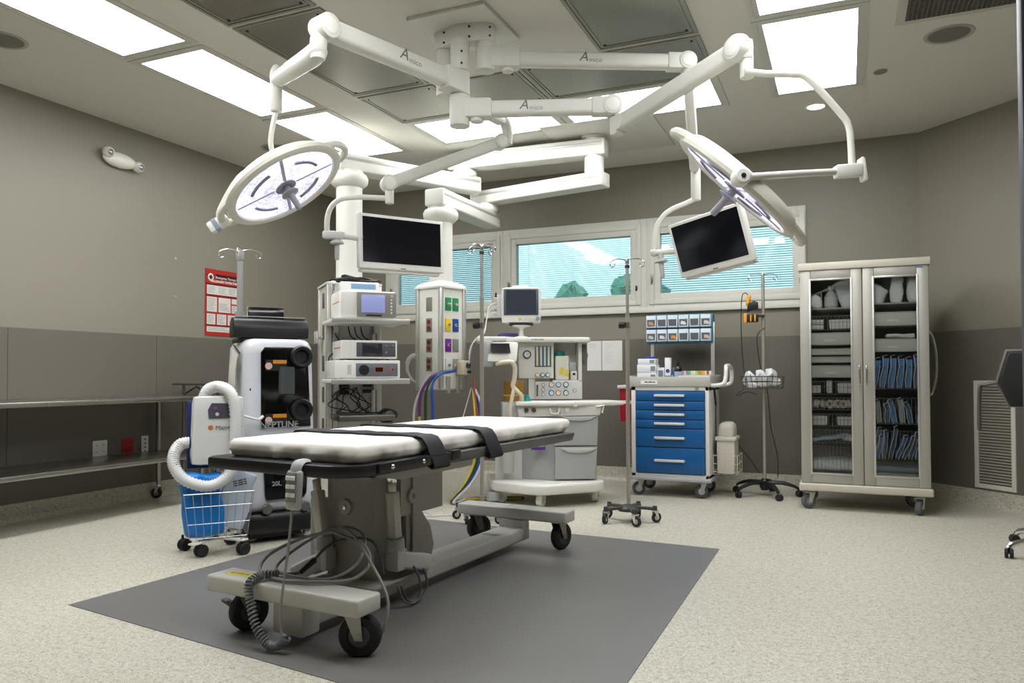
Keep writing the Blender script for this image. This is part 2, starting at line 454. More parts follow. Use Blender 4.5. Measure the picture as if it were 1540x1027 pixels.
# ------------------------------------------------------------------ ceiling fittings
DIFF = panel_mat('light_diffuser', '#f8fafb', PANEL)
TRIM = mat('panel_trim', '#c4c3ba', .4)
def cring(g, x0, x1, y0, y1, w, z0, z1):
    g.span((x0, y0, z0), (x0+w, y1, z1)); g.span((x1-w, y0, z0), (x1, y1, z1)); g.span((x0+w, y0, z0), (x1-w, y0+w, z1)); g.span((x0+w, y1-w, z0), (x1-w, y1, z1))
def ceiling_light(x0, x1, y0, y1, label, group):
    t = thing('ceiling_light', label, 'ceiling light', ((x0+x1)/2, (y0+y1)/2, ZC), group=group)
    hx, hy = (x1-x0)/2, (y1-y0)/2
    g = G(); cring(g, -hx, hx, -hy, hy, .03, -.006, 0); cring(g, -hx+.03, hx-.03, -hy+.03, hy-.03, .03, -.0035, 0); ob('frame', g, TRIM, t, flat=True)
    ob('diffuser', G().span((-hx+.06, -hy+.06, -.003), (hx-.06, hy-.06, 0)), DIFF, t, flat=True)
ceiling_light(-3.32, -2.095, 2.03, 2.69, 'left light panel of the front cross row above the viewer', 'light panels of the front cross row')
ceiling_light(-2.085, -.80, 2.03, 2.69, 'right light panel of the front cross row above the viewer', 'light panels of the front cross row')
for k, (y0, y1) in enumerate([(2.285, 3.545), (3.565, 4.815), (4.835, 6.085), (1.015, 2.265)]):
    ceiling_light(-4.335, -3.68, y0, y1, ['bright light panel at the picture corner of the left ceiling row', 'middle light panel in the left ceiling row', 'farthest light panel in the left ceiling row, above the white column', 'light panel of the left ceiling row beside the viewer', 'light panel of the left ceiling row behind the viewer'][k], 'light panels in the left ceiling row')
ceiling_light(-3.32, -2.095, 5.385, 6.045, 'left one of two light panels before the back wall', 'light panels before the back wall')
ceiling_light(-2.085, -.80, 5.385, 6.045, 'right one of two light panels before the back wall', 'light panels before the back wall')
for k, (y0, y1) in enumerate([(4.66, 6.01), (3.37, 4.645), (2.06, 3.34)]):
    ceiling_light(-.495, .145, y0, y1, ['large light panel on the right side beside the small downlight', 'light panel on the right side cut by the top picture edge', 'light panel on the right side above the doorway', 'light panel on the right side behind the doorway'][k], 'light panels in the right ceiling row')
# laminar-flow diffuser panels
PERF = brushed('perforated_steel', '#a9a79d', .42, 5, 5, .3)
def diffuser(x0, x1, y0, y1, label):
    t = thing('air_diffuser', label, 'air vent', ((x0+x1)/2, (y0+y1)/2, ZC), group='steel air diffuser panels in the ceiling')
    hx, hy = (x1-x0)/2, (y1-y0)/2
    g = G(); cring(g, -hx, hx, -hy, hy, .022, -.012, 0); cring(g, -hx+.03, hx-.03, -hy+.03, hy-.03, .014, -.010, 0)
    ob('frame', g, mat('diffuser_frame', '#9a988e', .4, .5), t, flat=True)
    ob('plate', G().span((-hx+.022, -hy+.022, -.006), (hx-.022, hy-.022, 0)), PERF, t, flat=True)
    g = G()
    for sx in (-1, 1):
        for sy in (-1, 1): g.cyl((sx*(hx-.06), sy*(hy-.06), -.011), (sx*(hx-.06), sy*(hy-.06), -.004), .008, n=8)
    ob('fixing_screw', g, BLACK, t)['kind'] = 'stuff'
for a in [(-3.34, -2.70, 2.80, 3.44, 'steel air diffuser at the top picture edge, left of the ceiling mount'), (-3.34, -2.70, 3.47, 4.70, 'long steel air diffuser crossed by the left lamp arm'),
          (-3.33, -2.69, 4.73, 5.36, 'square steel air diffuser beside the far left light panel'), (-2.66, -2.03, 4.73, 5.36, 'square steel air diffuser behind the boom hub'),
          (-2.01, -.80, 4.70, 5.36, 'long steel air diffuser behind the upper right arm'), (-1.43, -.80, 3.42, 4.66, 'dark steel air diffuser at the top picture edge, right of the mount')]:
    diffuser(*a)
# speakers, downlight, sprinkler cap, return grille
for k, (x, y) in enumerate([(.60, 5.32), (-4.76, 5.50), (-4.76, 3.02)]):
    t = thing('ceiling_speaker', ['round grey ceiling speaker beside the return grille', 'round grey ceiling speaker above the left surgical lamp', 'round grey ceiling speaker at the left picture edge'][k], 'speaker', (x, y, ZC), group='round ceiling speakers')
    ob('rim', G().lathe([(.115, -.002), (.12, -.006), (.138, -.004), (.14, 0)], 32), mat('speaker_rim', '#a9a79c', .5), t)
    ob('grille', G().lathe([(0, -.007), (.08, -.006), (.117, -.002), (.117, 0)], 32), mat('speaker_mesh', '#77756c', .6, bump=.4, bscale=400), t)
t = thing('downlight', 'small round lit downlight before the back wall', 'ceiling light', (-.193, 6.346, ZC))
ob('rim', G().lathe([(.062, -.003), (.066, -.006), (.08, -.003), (.082, 0)], 28), WHITE, t)
ob('lens', G().lathe([(0, -.004), (.062, -.004), (.062, 0)], 28), DIFF, t)
t = thing('sprinkler_cover', 'small round metal sprinkler cover right of the light panel', 'sprinkler', (.238, 5.784, ZC))
ob('plate', G().lathe([(0, -.010), (.04, -.010), (.044, -.006), (.044, -.004), (.036, 0)], 24), mat('brass_grey', '#8d8a80', .4, .3), t)
ob('ring', G().lathe([(.038, -.003), (.052, -.002), (.052, 0)], 24), CEIL, t)
t = thing('return_grille', 'grey egg-crate return air grille at the top right corner', 'air vent', (.95, 4.35, ZC))
g = G(); cring(g, -.66, .66, -.70, .70, .05, -.008, 0); ob('frame', g, mat('grille_frame', '#bdbbb0', .5), t, flat=True)
g = G()
for k in range(-24, 25): g.box((k*.025, 0, -.004), (.004, 1.30, .012))
for k in range(-26, 27): g.box((0, k*.025, -.004), (1.22, .004, .012))
q = ob('egg_crate', g, mat('grille_core', '#77756c', .6), t, flat=True); q['kind'] = 'stuff'
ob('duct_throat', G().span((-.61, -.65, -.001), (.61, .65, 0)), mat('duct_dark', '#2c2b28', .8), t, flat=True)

# wall fittings
t = thing('emergency_light', 'white oval twin-head emergency light high on the left wall', 'emergency light', (XL, 4.42, 2.82))
ob('housing', G().sph((.035, 0, .0), (.055, .155, .062), 24, 14), WARM, t)
for y, z in ((-.125, .035), (.16, -.02)): ob('lamp_head', G().sph((.06, y, z), (.05, .045, .045), 16, 10), WARM, t)
for y, z in ((-.128, .03), (.162, -.024)):
    ob('lens', G().lathe([(0, .004), (.018, .003), (.024, 0), (.02, -.01)], 16, frame_m((.112, y-.012, z-.004), (0, 1, 0), (1, -.25, -.05))), mat('lens_grey', '#8c8c90', .2, .5), t)
for k, (y, z) in enumerate([(5.03, 2.10), (5.03, 1.76)]):
    tag(ob('wall_anchor', G().lathe([(0, .004), (.007, .003), (.008, 0)], 12, frame_m((XL+.001, y, z), (0, 1, 0), (1, 0, 0))), WHITE), ['upper white wall anchor left of the red poster', 'lower white wall anchor left of the red poster'][k], 'wall anchor', 'white wall anchors')
# poster
t = thing('poster', 'red emergency therapy poster with white text boxes on left wall', 'poster', (XL+.004, 5.59, 1.43))
ob('sheet', G().span((0, -.218, 0), (.004, .216, .628)), mat('poster_red', '#b02a20', .35), t)
PM = lambda y, z: frame_m((.0052, y, z), (0, 1, 0), (1, 0, 0))
g = G()
for y0, y1, z0, z1 in [(-.20, .195, .39, .475), (-.20, -.075, .225, .365), (-.055, .10, .225, .365), (.115, .195, .315, .365), (.115, .195, .225, .30), (-.20, -.095, .105, .205), (-.075, .045, .105, .205), (.065, .195, .105, .205), (-.20, .195, .035, .085)]:
    g.span((.004, y0, z0), (.0046, y1, z1))
ob('text_box', g, mat('poster_paper', '#d9d6cf', .4), t, flat=True)
g = G()
for y0, y1, z0, z1 in [(-.218, .216, .48, .492), (-.218, .216, .372, .381), (-.05, .095, .318, .328), (-.218, .216, .09, .098), (-.218, .0, .57, .575), (-.09, .216, .535, .585)]:
    g.span((.004, y0, z0), (.0045, y1, z1))
ob('dark_band', g, mat('poster_maroon', '#3d1410', .4), t, flat=True)['kind'] = 'stuff'
ob('emblem', G().lathe([(0, .0008), (.036, .0006), (.036, 0)], 24, PM(-.155, .55)), mat('poster_white', '#e8e6e0', .4), t)
g = G()
for k in range(3): g.box((.0062, -.155, .55), (.0006, .05, .012), rotm(60*k, 0, 0))
ob('emblem_star', g, mat('poster_navy', '#1b2540', .4), t, flat=True)
text('Emergency Therapy for', .032, mat('poster_white'), t, PM(.06, .553)); text('MALIGNANT HYPERTHERMIA', .030, mat('poster_white'), t, PM(.045, .515), bold=.0006)
g = G()
rr = random.Random(3)
for y0, y1, z0, z1 in [(-.19, -.07, .40, .465), (-.06, .06, .40, .465), (.07, .185, .40, .465), (-.19, -.085, .235, .355), (-.045, .09, .235, .31), (-.19, -.105, .115, .195), (-.065, .035, .115, .195), (.075, .185, .115, .195), (-.19, .185, .045, .078), (.12, .19, .235, .29)]:
    z = z1
    while z > z0: g.span((.0046, y0, z-.0022), (.0049, y0+(y1-y0)*rr.uniform(.55, 1), z)); z -= .0075
q = ob('print_line', g, mat('poster_ink', '#8a8a90', .5), t, flat=True); q['kind'] = 'stuff'
# outlets low on left wall
for (y, z, wd, h, m, lb, kind) in [(4.283, .47, .13, .125, WHITE, 'white double power outlet low on the left wall', 0), (4.54, .475, .115, .12, mat('outlet_red', '#a01418', .4), 'red emergency power outlet low on the left wall', 0), (4.71, .46, .07, .16, WHITE, 'narrow white data outlet low on the left wall', 1)]:
    t = thing('wall_outlet', lb, 'outlet', (XL+.005, y, z))
    ob('cover_plate', G().span((0, -wd/2, -h/2), (.007, wd/2, h/2), .003), m, t)
    g = G()
    if kind == 0:
        for sy in (-1, 1):
            for sz in (-1, 1): g.lathe([(0, .003), (.015, .0028), (.015, 0)], 14, frame_m((.006, sy*wd*.23, sz*h*.2), (0, 1, 0), (1, 0, 0)))
        ob('socket', g, m, t)
        g = G()
        for sy in (-1, 1):
            for sz in (-1, 1):
                for e in (-1, 1): g.box((.0095, sy*wd*.23+e*.006, sz*h*.2), (.001, .003, .009))
        ob('slot', g, BLACK, t)
    else:
        for k in range(4): g.box((.0075, 0, -.05+k*.033), (.002, .012, .012))
        ob('jack', g, BLACK, t)
# papers on back wall
for k, (x0, x1) in enumerate([(-2.405, -2.255), (-2.248, -2.04)]):
    t = thing('wall_notice', ['plain white paper sheet on the back wall beside the anaesthesia machine', 'white printed list on the back wall, right of the plain sheet'][k], 'paper', ((x0+x1)/2, YB-.006, 1.09), group='papers on the back wall')
    h = (x1-x0)/2
    ob('sheet', G().span((-h, -.002, 0), (h, 0, .30)), mat('paper_white', '#dcdad6', .6), t, flat=True)
    g = G(); rr = random.Random(k+5)
    for q in range(12 if k else 3): g.span((-h*.7, -.0026, .265-q*.017), (-h*.7+rr.uniform(.03, .09), -.002, .2665-q*.017))
    ob('print_line', g, mat('poster_ink'), t, flat=True)
# wall return grille on the corner wall
t = thing('wall_grille', 'tall white louvred return air grille on the angled wall', 'air vent', (1.055, 6.935, .15), -45)
g = G(); ring(g, -.168, .168, 0, .845, .034, -.014, 0, .002); ob('frame', g, mat('grille_white', '#dad7cb', .5), t)
g0 = ob('louvre', G().box((0, -.006, 0), (.27, .016, .003), rotm(-35, 0, 0)), mat('grille_white'), t, loc=(0, 0, .05))
for k in range(1, 34): share(g0, t, (0, 0, .05+k*.0228))
ob('dark_backing', G().span((-.14, -.002, .03), (.14, 0, .82)), mat('duct_dark'), t, flat=True)
# doorway edge beside the camera
t = struct(ob('door_1', G().span((0, 0, 0), (.9, .045, 2.9), .004), mat('door_slate', '#3f4146', .5), None, loc=(.432, 2.36, 0), rot=(0, 0, R(4))), 'dark slate door leaf at the right picture edge')
ob('door_handle', G().tube([(.82, -.01, 1.0), (.82, -.06, 1.0), (.70, -.06, 1.0)], .01), DARKSTEEL, t)
# ------------------------------------------------------------------ ceiling hub with surgical lamps and monitors
def beam(g, p0, p1, w, h, bev=.008, ext0=0, ext1=0, seg=2):
    p0, p1 = V(p0), V(p1); x = (p1-p0).normalized(); p0 = p0-x*ext0; p1 = p1+x*ext1
    y = V((0, 0, 1)).cross(x); y = y.normalized() if y.length > 1e-3 else V((0, 1, 0)); z = x.cross(y)
    g.box((p0+p1)/2, ((p1-p0).length, w, h), Mx((x, y, z)).transposed().to_4x4(), bev, seg); return g
def many(name, fn, m, parent, places, W=False):
    """one object per place; alike pieces share their mesh. places: (x,y,z) or (x,y,z,rz)"""
    o0 = None; out = []
    for p in places:
        loc = tuple(p[:3]); rot = (0, 0, R(p[3])) if len(p) > 3 else None
        if o0 is None:
            o0 = ob(name, fn(), m, parent, loc=loc, rot=rot); out.append(o0)
        else: out.append(share(o0, parent, loc, rot or (0, 0, 0)))
    return out
def stuff(o): o['kind'] = 'stuff'; return o
BOOM = mat('boom_white', '#d8d7cf', .42)
SEAM = mat('seam_grey', '#a9a8a0', .5)
HUBC, HUBL, HUBR = V((-2.06, 3.95, 0)), V((-2.20, 4.03, 0)), V((-1.93, 4.03, 0))
t = thing('boom_hub', 'white three-spindle ceiling hub on a square plate carrying the lamp arms', 'ceiling mount', (-2.07, 4.03, ZC))
ob('ceiling_plate', G().box((0, 0, -.012), (.50, .50, .022), bev=.003), mat('boom_plate', '#d2d1c8', .45), t)
g = G(); pts = []
for k in range(12): a = R(90+k*180/11); pts.append((-.14+.06*math.cos(a), .06*math.sin(a)))
pts.append((.0, -.10))
for k in range(12): a = R(-90+k*180/11); pts.append((.14+.06*math.cos(a), .06*math.sin(a)))
g.prism(pts, -.125, -.022, bev=.004); ob('mount_block', g, BOOM, t)
g = G(); g.cyl((-.13, 0, -.285), (-.13, 0, -.125), .054, bev=.004); ob('spindle', g, BOOM, t)
g = G(); g.cyl((.01, -.08, -.30), (.01, -.08, -.115), .056, n=24, bev=.004); ob('spindle', g, BOOM, t)
g = G(); g.cyl((.14, 0, -.16), (.14, 0, -.12), .056, n=24, bev=.003); ob('spindle', g, BOOM, t)
bolt = lambda: G().lathe([(0, .004), (.006, .004), (.007, 0)], 10)
def bolts(parent, lst):
    o0 = None
    for p, n in lst:
        o = ob('bolt', G().lathe([(0, .004), (.0065, .003), (.007, -.004)], 10, frame_m(p, V(n).orthogonal(), n)), BLACK, parent)
CAMD = V((.46, -.88, 0))
bolts(t, [((-.10, -.075, -.045), (-.3, -1, 0)), ((-.10, -.075, -.105), (-.3, -1, 0)), ((.075, -.088, -.045), (.3, -1, 0)), ((.075, -.088, -.105), (.3, -1, 0)), ((.185, -.038, -.05), (1, -1, 0)), ((.185, -.038, -.10), (1, -1, 0)), ((-.10, -.045, -.25), (.5, -1, 0)), ((.045, -.125, -.2), (.5, -.9, 0)), ((.045, -.125, -.27), (.5, -.9, 0))])

def logo(parent, p, d, n, size=.075):
    m4 = MW[parent.name].inverted() @ frame_m(p, d, n)
    ink = mat('logo_grey', '#6b6a66', .5)
    sh = Mx.Identity(4); sh[0][1] = .28
    text('A', size*1.3, ink, parent, m4 @ Mx.Translation((-size*.62, size*.12, 0)) @ sh, 'logo')
    text('mico', size*.66, mat('logo_pale', '#8f8e88', .5), parent, m4 @ Mx.Translation((size*.47, -size*.16, 0)), 'logo')

def knuckle(g, c, axis, r=.05, w=.09):
    a = V(axis).normalized(); c = V(c)
    g.cyl(c-a*w/2, c+a*w/2, r, n=24, bev=.006)
LED = None
def led_material():
    m = bpy.data.materials.new('lamp_led_face'); m.use_nodes = True; nt = m.node_tree; b = nt.nodes['Principled BSDF']
    tc = nt.nodes.new('ShaderNodeTexCoord'); v = nt.nodes.new('ShaderNodeTexVoronoi'); v.inputs['Scale'].default_value = 55
    nt.links.new(tc.outputs['Object'], v.inputs['Vector'])
    r = nt.nodes.new('ShaderNodeValToRGB'); e = r.color_ramp.elements
    e[0].position = .1; e[0].color = (.95, .95, 1, 1); e[1].position = .75; e[1].color = (.50, .49, .80, 1)
    nt.links.new(v.outputs['Distance'], r.inputs[0])
    n = nt.nodes.new('ShaderNodeTexNoise'); n.inputs['Scale'].default_value = 5
    nt.links.new(tc.outputs['Object'], n.inputs['Vector'])
    mr = nt.nodes.new('ShaderNodeMapRange'); mr.inputs[1].default_value = .3; mr.inputs[2].default_value = .7; mr.inputs[3].default_value = .25; mr.inputs[4].default_value = .62
    nt.links.new(n.outputs['Fac'], mr.inputs[0])
    nt.links.new(r.outputs[0], b.inputs['Emission Color']); nt.links.new(mr.outputs[0], b.inputs['Emission Strength'])
    nt.links.new(r.outputs[0], b.inputs['Base Color']); b.inputs['Roughness'].default_value = .25
    return m
LED = led_material()
HANDLE = mat('lamp_handle_grey', '#9a98a0', .35)
def lamp_head(root, c, xax, nrm):
    """disc lamp: parts in world space; nrm points out of the lit face"""
    M4 = frame_m(c, xax, nrm); Rd = .365
    g = G(); n = 48; prof = [(.0, -.075), (.12, -.074), (.22, -.066), (.27, -.056), (.275, -.062), (.31, -.058), (.345, -.03), (.362, -.004), (.358, .014), (.335, .024), (.312, .020), (.306, .006), (.0, .006)]
    g.lathe(prof, n, M4); head = ob('lamp_head', g, mat('lamp_shell', '#d9d6c9', .38), root, W=True)
    g = G(); g.lathe([(0, .010), (.306, .010), (.306, .005)], n, M4); ob('led_face', g, LED, head, W=False if False else True)
    for a0 in (35, 125, 215, 305):
        pts = [M4 @ V((.215*math.cos(R(a0+q)), .215*math.sin(R(a0+q)), .012)) for q in range(-24, 25, 6)]
        ob('reflector_slot', G().tube(pts, .010, 6), mat('slot_silver', '#8f8f9c', .25, .6), head, W=True)
    for a0 in (80, 170, 260, 350):
        d = V((math.cos(R(a0)), math.sin(R(a0)), 0))
        ob('face_rib', G().tube([M4 @ (d*.07 + V((0, 0, .011))), M4 @ (d*.30 + V((0, 0, .011)))], .012, 6, flat=.35), mat('rib_lilac', '#b9b8cf', .3), head, W=True)
    g = G(); g.lathe([(.03, .006), (.062, .012), (.064, .018), (.035, .022), (.02, .014), (.02, .05), (.05, .058), (.052, .064), (.022, .075), (.018, .085), (.0175, .165), (.012, .172), (0, .172)], 24, M4)
    ob('sterile_handle', g, HANDLE, head, W=True)
    for s in (-1, 1):
        pts = [M4 @ V((s*.30, -.13, -.02)), M4 @ V((s*.375, -.085, -.01)), M4 @ V((s*.405, 0, 0)), M4 @ V((s*.375, .085, -.01)), M4 @ V((s*.30, .13, -.02))]
        ob('grip_rail', G().tube(pts, .021, 8, smooth=5), mat('lamp_shell'), head, W=True)
    return head, M4

# left surgical lamp
E = V((-2.335, 3.04, 2.76)); A0 = V((-2.06, 3.95, 2.76))
t = thing('surgical_lamp', 'left disc surgical lamp with lit violet face on a jointed arm', 'surgical lamp', (A0.x, A0.y, 2.83), group='ceiling surgical lamps')
d = (E-A0).normalized()
g = G(); g.cyl((A0.x, A0.y, 2.69), (A0.x, A0.y, 2.828), .058, n=24, bev=.004); beam(g, A0, A0+d*.14, .11, .13, .012, .02); ob('arm_socket', g, BOOM, t, W=True)
g = G(); beam(g, A0+d*.12, E, .085, .10, .022, 0, 0, 3); ob('extension_arm', g, BOOM, t, W=True)
side = V((d.y, -d.x, 0))          # faces the viewer side
g = G(); knuckle(g, E, side, .062, .11); ob('elbow', g, BOOM, t, W=True)
g = G(); knuckle(g, E, side, .042, .118); ob('elbow_cap', g, WHITE, t, W=True)
logo(t, A0+d*.42+side*(-.0435 if side.dot(CAMD) < 0 else .0435) + V((0, 0, .005)), -d if (-d).dot(V((.916, .4, 0))) > 0 else d, side if side.dot(CAMD) > 0 else -side, .07)
F0, F1 = V((-2.36, 3.02, 2.62)), V((-2.985, 3.445, 2.77))
g = G(); g.cyl((-2.36, 3.02, 2.60), (-2.355, 3.02, 2.725), .036, n=20, bev=.004); ob('swivel_post', g, BOOM, t, W=True)
g = G(); g.tube([(-2.352, 3.018, 2.70), (-2.362, 3.022, 2.655), (-2.41, 3.055, 2.645), (-2.62, 3.195, 2.68), (-2.86, 3.36, 2.725), (-2.96, 3.43, 2.745), F1], [.042, .05, .052, .05, .046, .042, .038], 14, smooth=4); ob('spring_arm', g, BOOM, t, W=True)
g = G(); g.sph((F1.x, F1.y, F1.z), (.036, .036, .07)); g.cyl((F1.x, F1.y, 2.565), (F1.x, F1.y, 2.76), .034, n=18, bev=.004); ob('drop_joint', g, BOOM, t, W=True)
HC = V((-2.949, 3.476, 2.146)); xa, nr = (.718, .438, .542), (.541, .139, -.829)
xa = (V(xa) - V(nr)*V(xa).dot(V(nr))).normalized()
head, M4 = lamp_head(t, HC, xa, nr)
g = G(); g.tube([(F1.x, F1.y, 2.57), (-3.02, 3.44, 2.40), (-3.05, 3.50, 2.25), M4 @ V((-.16, .05, -.16)), M4 @ V((-.38, 0, -.07)), M4 @ V((-.415, 0, 0))], .015, 8, smooth=6); ob('yoke', g, BOOM, t, W=True)
g = G(); beam(g, M4 @ V((-.37, 0, 0)), M4 @ V((-.49, 0, 0)), .065, .065, .012); ob('pivot', g, WHITE, t, W=True)
g = G(); beam(g, M4 @ V((-.43, 0, .0)), M4 @ V((-.46, 0, .0)), .067, .067, .004); ob('pivot_band', g, mat('pivot_label', '#8f98a8', .5), t, W=True)

# right surgical lamp
A0 = V((-2.06, 3.95, 2.605)); E = V((-1.228, 4.262, 2.605)); d = (E-A0).normalized()
t = thing('surgical_lamp', 'right disc surgical lamp seen edge-on beside the tilted monitor', 'surgical lamp', (A0.x, A0.y, 2.69), group='ceiling surgical lamps')
side = V((d.y, -d.x, 0))
g = G(); g.cyl((A0.x, A0.y, 2.505), (A0.x, A0.y, 2.688), .060, n=24, bev=.006); beam(g, A0, A0+d*.19, .105, .115, .016); g.cyl((A0.x+d.x*.1, A0.y+d.y*.1, 2.53), (A0.x+d.x*.1, A0.y+d.y*.1, 2.56), .04, n=18, bev=.004); ob('arm_socket', g, BOOM, t, W=True)
g = G(); beam(g, A0+d*.17, E, .08, .088, .02, 0, 0, 3); ob('extension_arm', g, BOOM, t, W=True)
logo(t, A0+d*.42+side*.0405, d, side, .06)
g = G(); beam(g, E-d*.12, E-d*.02, .092, .10, .012); knuckle(g, E, side, .056, .105); ob('elbow', g, BOOM, t, W=True)
g = G(); knuckle(g, E, side, .040, .112); ob('elbow_cap', g, WHITE, t, W=True)
S0, S1 = V((-1.185, 4.27, 2.50)), V((-.463, 3.801, 2.623))
g = G(); g.cyl((E.x+.02, E.y+.004, 2.545), (E.x+.02, E.y+.004, 2.60), .036, n=18); g.box((S0.x-.015, S0.y, S0.z-.01), (.06, .075, .11), rotm(0, 0, -30), .012); ds = (S1-S0).normalized(); knuckle(g, S0+ds*.02, ds.cross(V((0, 0, 1))), .046, .085); ob('lower_knuckle', g, BOOM, t, W=True)
g = G(); beam(g, S0, S1, .075, .092, .022, 0, 0, 3); ob('spring_arm', g, BOOM, t, W=True)
sd = ds.cross(V((0, 0, 1))).normalized()
g = G(); knuckle(g, S1, sd, .055, .10); g.sph(S1+V((.0, 0, .035)), (.055, .05, .04)); ob('upper_knuckle', g, BOOM, t, W=True)
g = G(); knuckle(g, S1, sd, .041, .108); ob('knuckle_cap', g, WHITE, t, W=True)
g = G(); g.cyl((-.426, 3.82, 2.485), (-.426, 3.82, 2.63), .032, n=20, bev=.005); g.box((-.43, 3.815, 2.62), (.06, .07, .10), rotm(0, 0, 24), .016); ob('drop_joint', g, BOOM, t, W=True)
g = G(); g.tube([(-.43, 3.77, 2.50), (-.33, 3.81, 2.487), (-.225, 3.854, 2.484), (-.152, 3.886, 2.462), (-.017, 3.949, 2.304), (.024, 3.969, 2.234), (.034, 3.976, 2.13), (.036, 3.978, 2.03)], .0165, 10, smooth=5); ob('yoke', g, BOOM, t, W=True)
g = G(); beam(g, (-.04, 3.945, 2.015), (.075, 3.995, 2.024), .06, .06, .01); g.box((.082, 3.999, 2.026), (.022, .06, .115), rotm(0, -8, 24), .01); ob('yoke_joint', g, BOOM, t, W=True)
g = G(); g.tube([(-.03, 3.95, 2.017), (-.2, 3.70, 1.965), (-.40, 3.41, 1.902)], .016, 10); ob('yoke_bar', g, BOOM, t, W=True)
HC = V((-.474, 3.80, 1.955)); nr = V((-.692, -.017, -.721)).normalized(); xa = V((.695, .254, -.673)); xa = (xa - nr*xa.dot(nr)).normalized()
head, M4 = lamp_head(t, HC, xa, nr)
cc = V((-.415, 3.43, 1.902)); g = G(); g.lathe([(0, .03), (.028, .03), (.038, .022), (.04, -.03), (.03, -.06)], 24, frame_m(cc+V((.01, -.03, 0)), (.916, .4, 0), (.42, -.9, 0))); ob('pivot', g, WHITE, t, W=True)
g = G(); g.lathe([(0, .036), (.010, .035), (.012, .028)], 6, frame_m(cc+V((.01, -.03, 0)), (.916, .4, 0), (.42, -.9, 0))); ob('pivot_screw', g, BLACK, t, W=True)

# monitors on arms
def screen_head(root, A, B, up, h, stand=True):
    A, B = V(A), V(B); x = (B-A).normalized(); up = V(up); up = (up - x*up.dot(x)).normalized(); n = x.cross(up); w = (B-A).length
    M4 = Mx((x, up, n)).transposed().to_4x4(); M4.translation = (A+B)/2
    g = G(); g.box((0, 0, -.022), (w, h, .044), bev=.008, seg=3); g.box((0, 0, -.05), (w*.8, h*.8, .04), bev=.015); g.box((0, -h/2-.006, -.045), (w*.94, .03, .05), bev=.01); g.xf(M4); mon = ob('monitor', g, WHITE, root, W=True)
    g = G(); g.box((0, .010, .0015), (w-.05, h-.062, .003)); g.xf(M4); ob('screen', g, SCREEN, mon, W=True)
    print_bars(mon, MW[mon.name].inverted() @ M4 @ Mx.Translation((0, -h/2+.010, .001)), .036, .007, mat('logo_dark', '#55565a', .5), (.25, .25, .25), name='badge')
    return mon, M4
# left monitor (hangs from the left spindle)
t = thing('ceiling_monitor', 'level white-framed monitor on a curved arm before the pendant columns', 'monitor', (-2.20, 4.03, 2.84), group='monitors on ceiling arms')
g = G(); g.cyl((-2.20, 4.03, 2.73), (-2.20, 4.03, 2.84), .055, n=22, bev=.004); ob('arm_socket', g, BOOM, t, W=True)
g = G(); beam(g, (-2.19, 4.05, 2.775), (-2.11, 4.66, 2.775), .075, .09, .02); ob('extension_arm', g, BOOM, t, W=True)
g = G(); g.tube([(-2.115, 4.60, 2.775), (-2.105, 4.69, 2.765), (-2.098, 4.72, 2.70), (-2.10, 4.72, 2.62)], .036, 14, smooth=4); ob('elbow', g, BOOM, t, W=True)
S0, S1 = V((-2.14, 4.70, 2.635)), V((-2.68, 4.15, 2.28)); ds = (S1-S0).normalized(); sd = ds.cross(V((0, 0, 1))).normalized()
g = G(); beam(g, S0, S1, .07, .075, .02, 0, 0, 3); ob('spring_arm', g, BOOM, t, W=True)
for c in (S0, S1):
    g = G(); knuckle(g, c, sd, .05, .09); ob('knuckle', g, BOOM, t, W=True)
    g = G(); knuckle(g, c, sd, .037, .097); ob('knuckle_cap', g, WHITE, t, W=True)
g = G(); g.cyl((-2.675, 4.152, 2.15), (-2.675, 4.152, 2.27), .028, n=18, bev=.004); ob('drop_joint', g, BOOM, t, W=True)
g = G(); g.tube([(-2.68, 4.15, 2.185), (-2.76, 4.115, 2.19), (-2.86, 4.07, 2.193), (-2.96, 4.03, 2.183), (-3.02, 4.003, 2.13), (-3.044, 3.995, 2.05), (-3.044, 3.995, 1.95)], .017, 10, smooth=5); ob('yoke', g, BOOM, t, W=True)
g = G(); beam(g, (-3.07, 3.985, 1.953), (-2.94, 4.04, 1.947), .05, .05, .012); g.tube([(-2.97, 4.03, 1.945), (-2.83, 4.085, 1.925)], .018, 10); ob('yoke_joint', g, BOOM, t, W=True)
mon, M4 = screen_head(t, (-2.84, 4.055, 1.915), (-2.53, 4.605, 1.927), (0, 0, 1), .355)
g = G(); g.lathe([(.012, -.16), (.014, -.155), (.016, -.10), (.016, -.06), (.045, -.055), (.042, -.045), (.02, -.03), (.018, 0)], 16, Mx.Translation((-2.985, 4.02, 1.95))); ob('sterile_handle', g, mat('handle_pale', '#b9b8b2', .4), t, W=True)
# right monitor
t = thing('ceiling_monitor', 'tilted white-framed monitor hanging below the right surgical lamp', 'monitor', (-1.93, 4.03, 2.99), group='monitors on ceiling arms')
A0, E = V((-1.93, 4.03, 2.915)), V((-.855, 4.565, 2.915)); d = (E-A0).normalized(); side = V((d.y, -d.x, 0))
g = G(); g.cyl((A0.x, A0.y, 2.84), (A0.x, A0.y, 2.975), .058, n=24, bev=.004); beam(g, A0, A0+d*.20, .10, .115, .014); g.cyl(A0+d*.13-V((0, 0, .075)), A0+d*.13-V((0, 0, .045)), .035, n=16, bev=.003); ob('arm_socket', g, BOOM, t, W=True)
g = G(); beam(g, A0+d*.18, E, .075, .085, .02, 0, 0, 3); ob('extension_arm', g, BOOM, t, W=True)
logo(t, A0+d*.62+side*.0385, d, side, .06)
g = G(); beam(g, E-d*.12, E-d*.02, .088, .098, .012); knuckle(g, E, side, .054, .10); ob('elbow', g, BOOM, t, W=True)
g = G(); knuckle(g, E, side, .040, .107); ob('elbow_cap', g, WHITE, t, W=True)
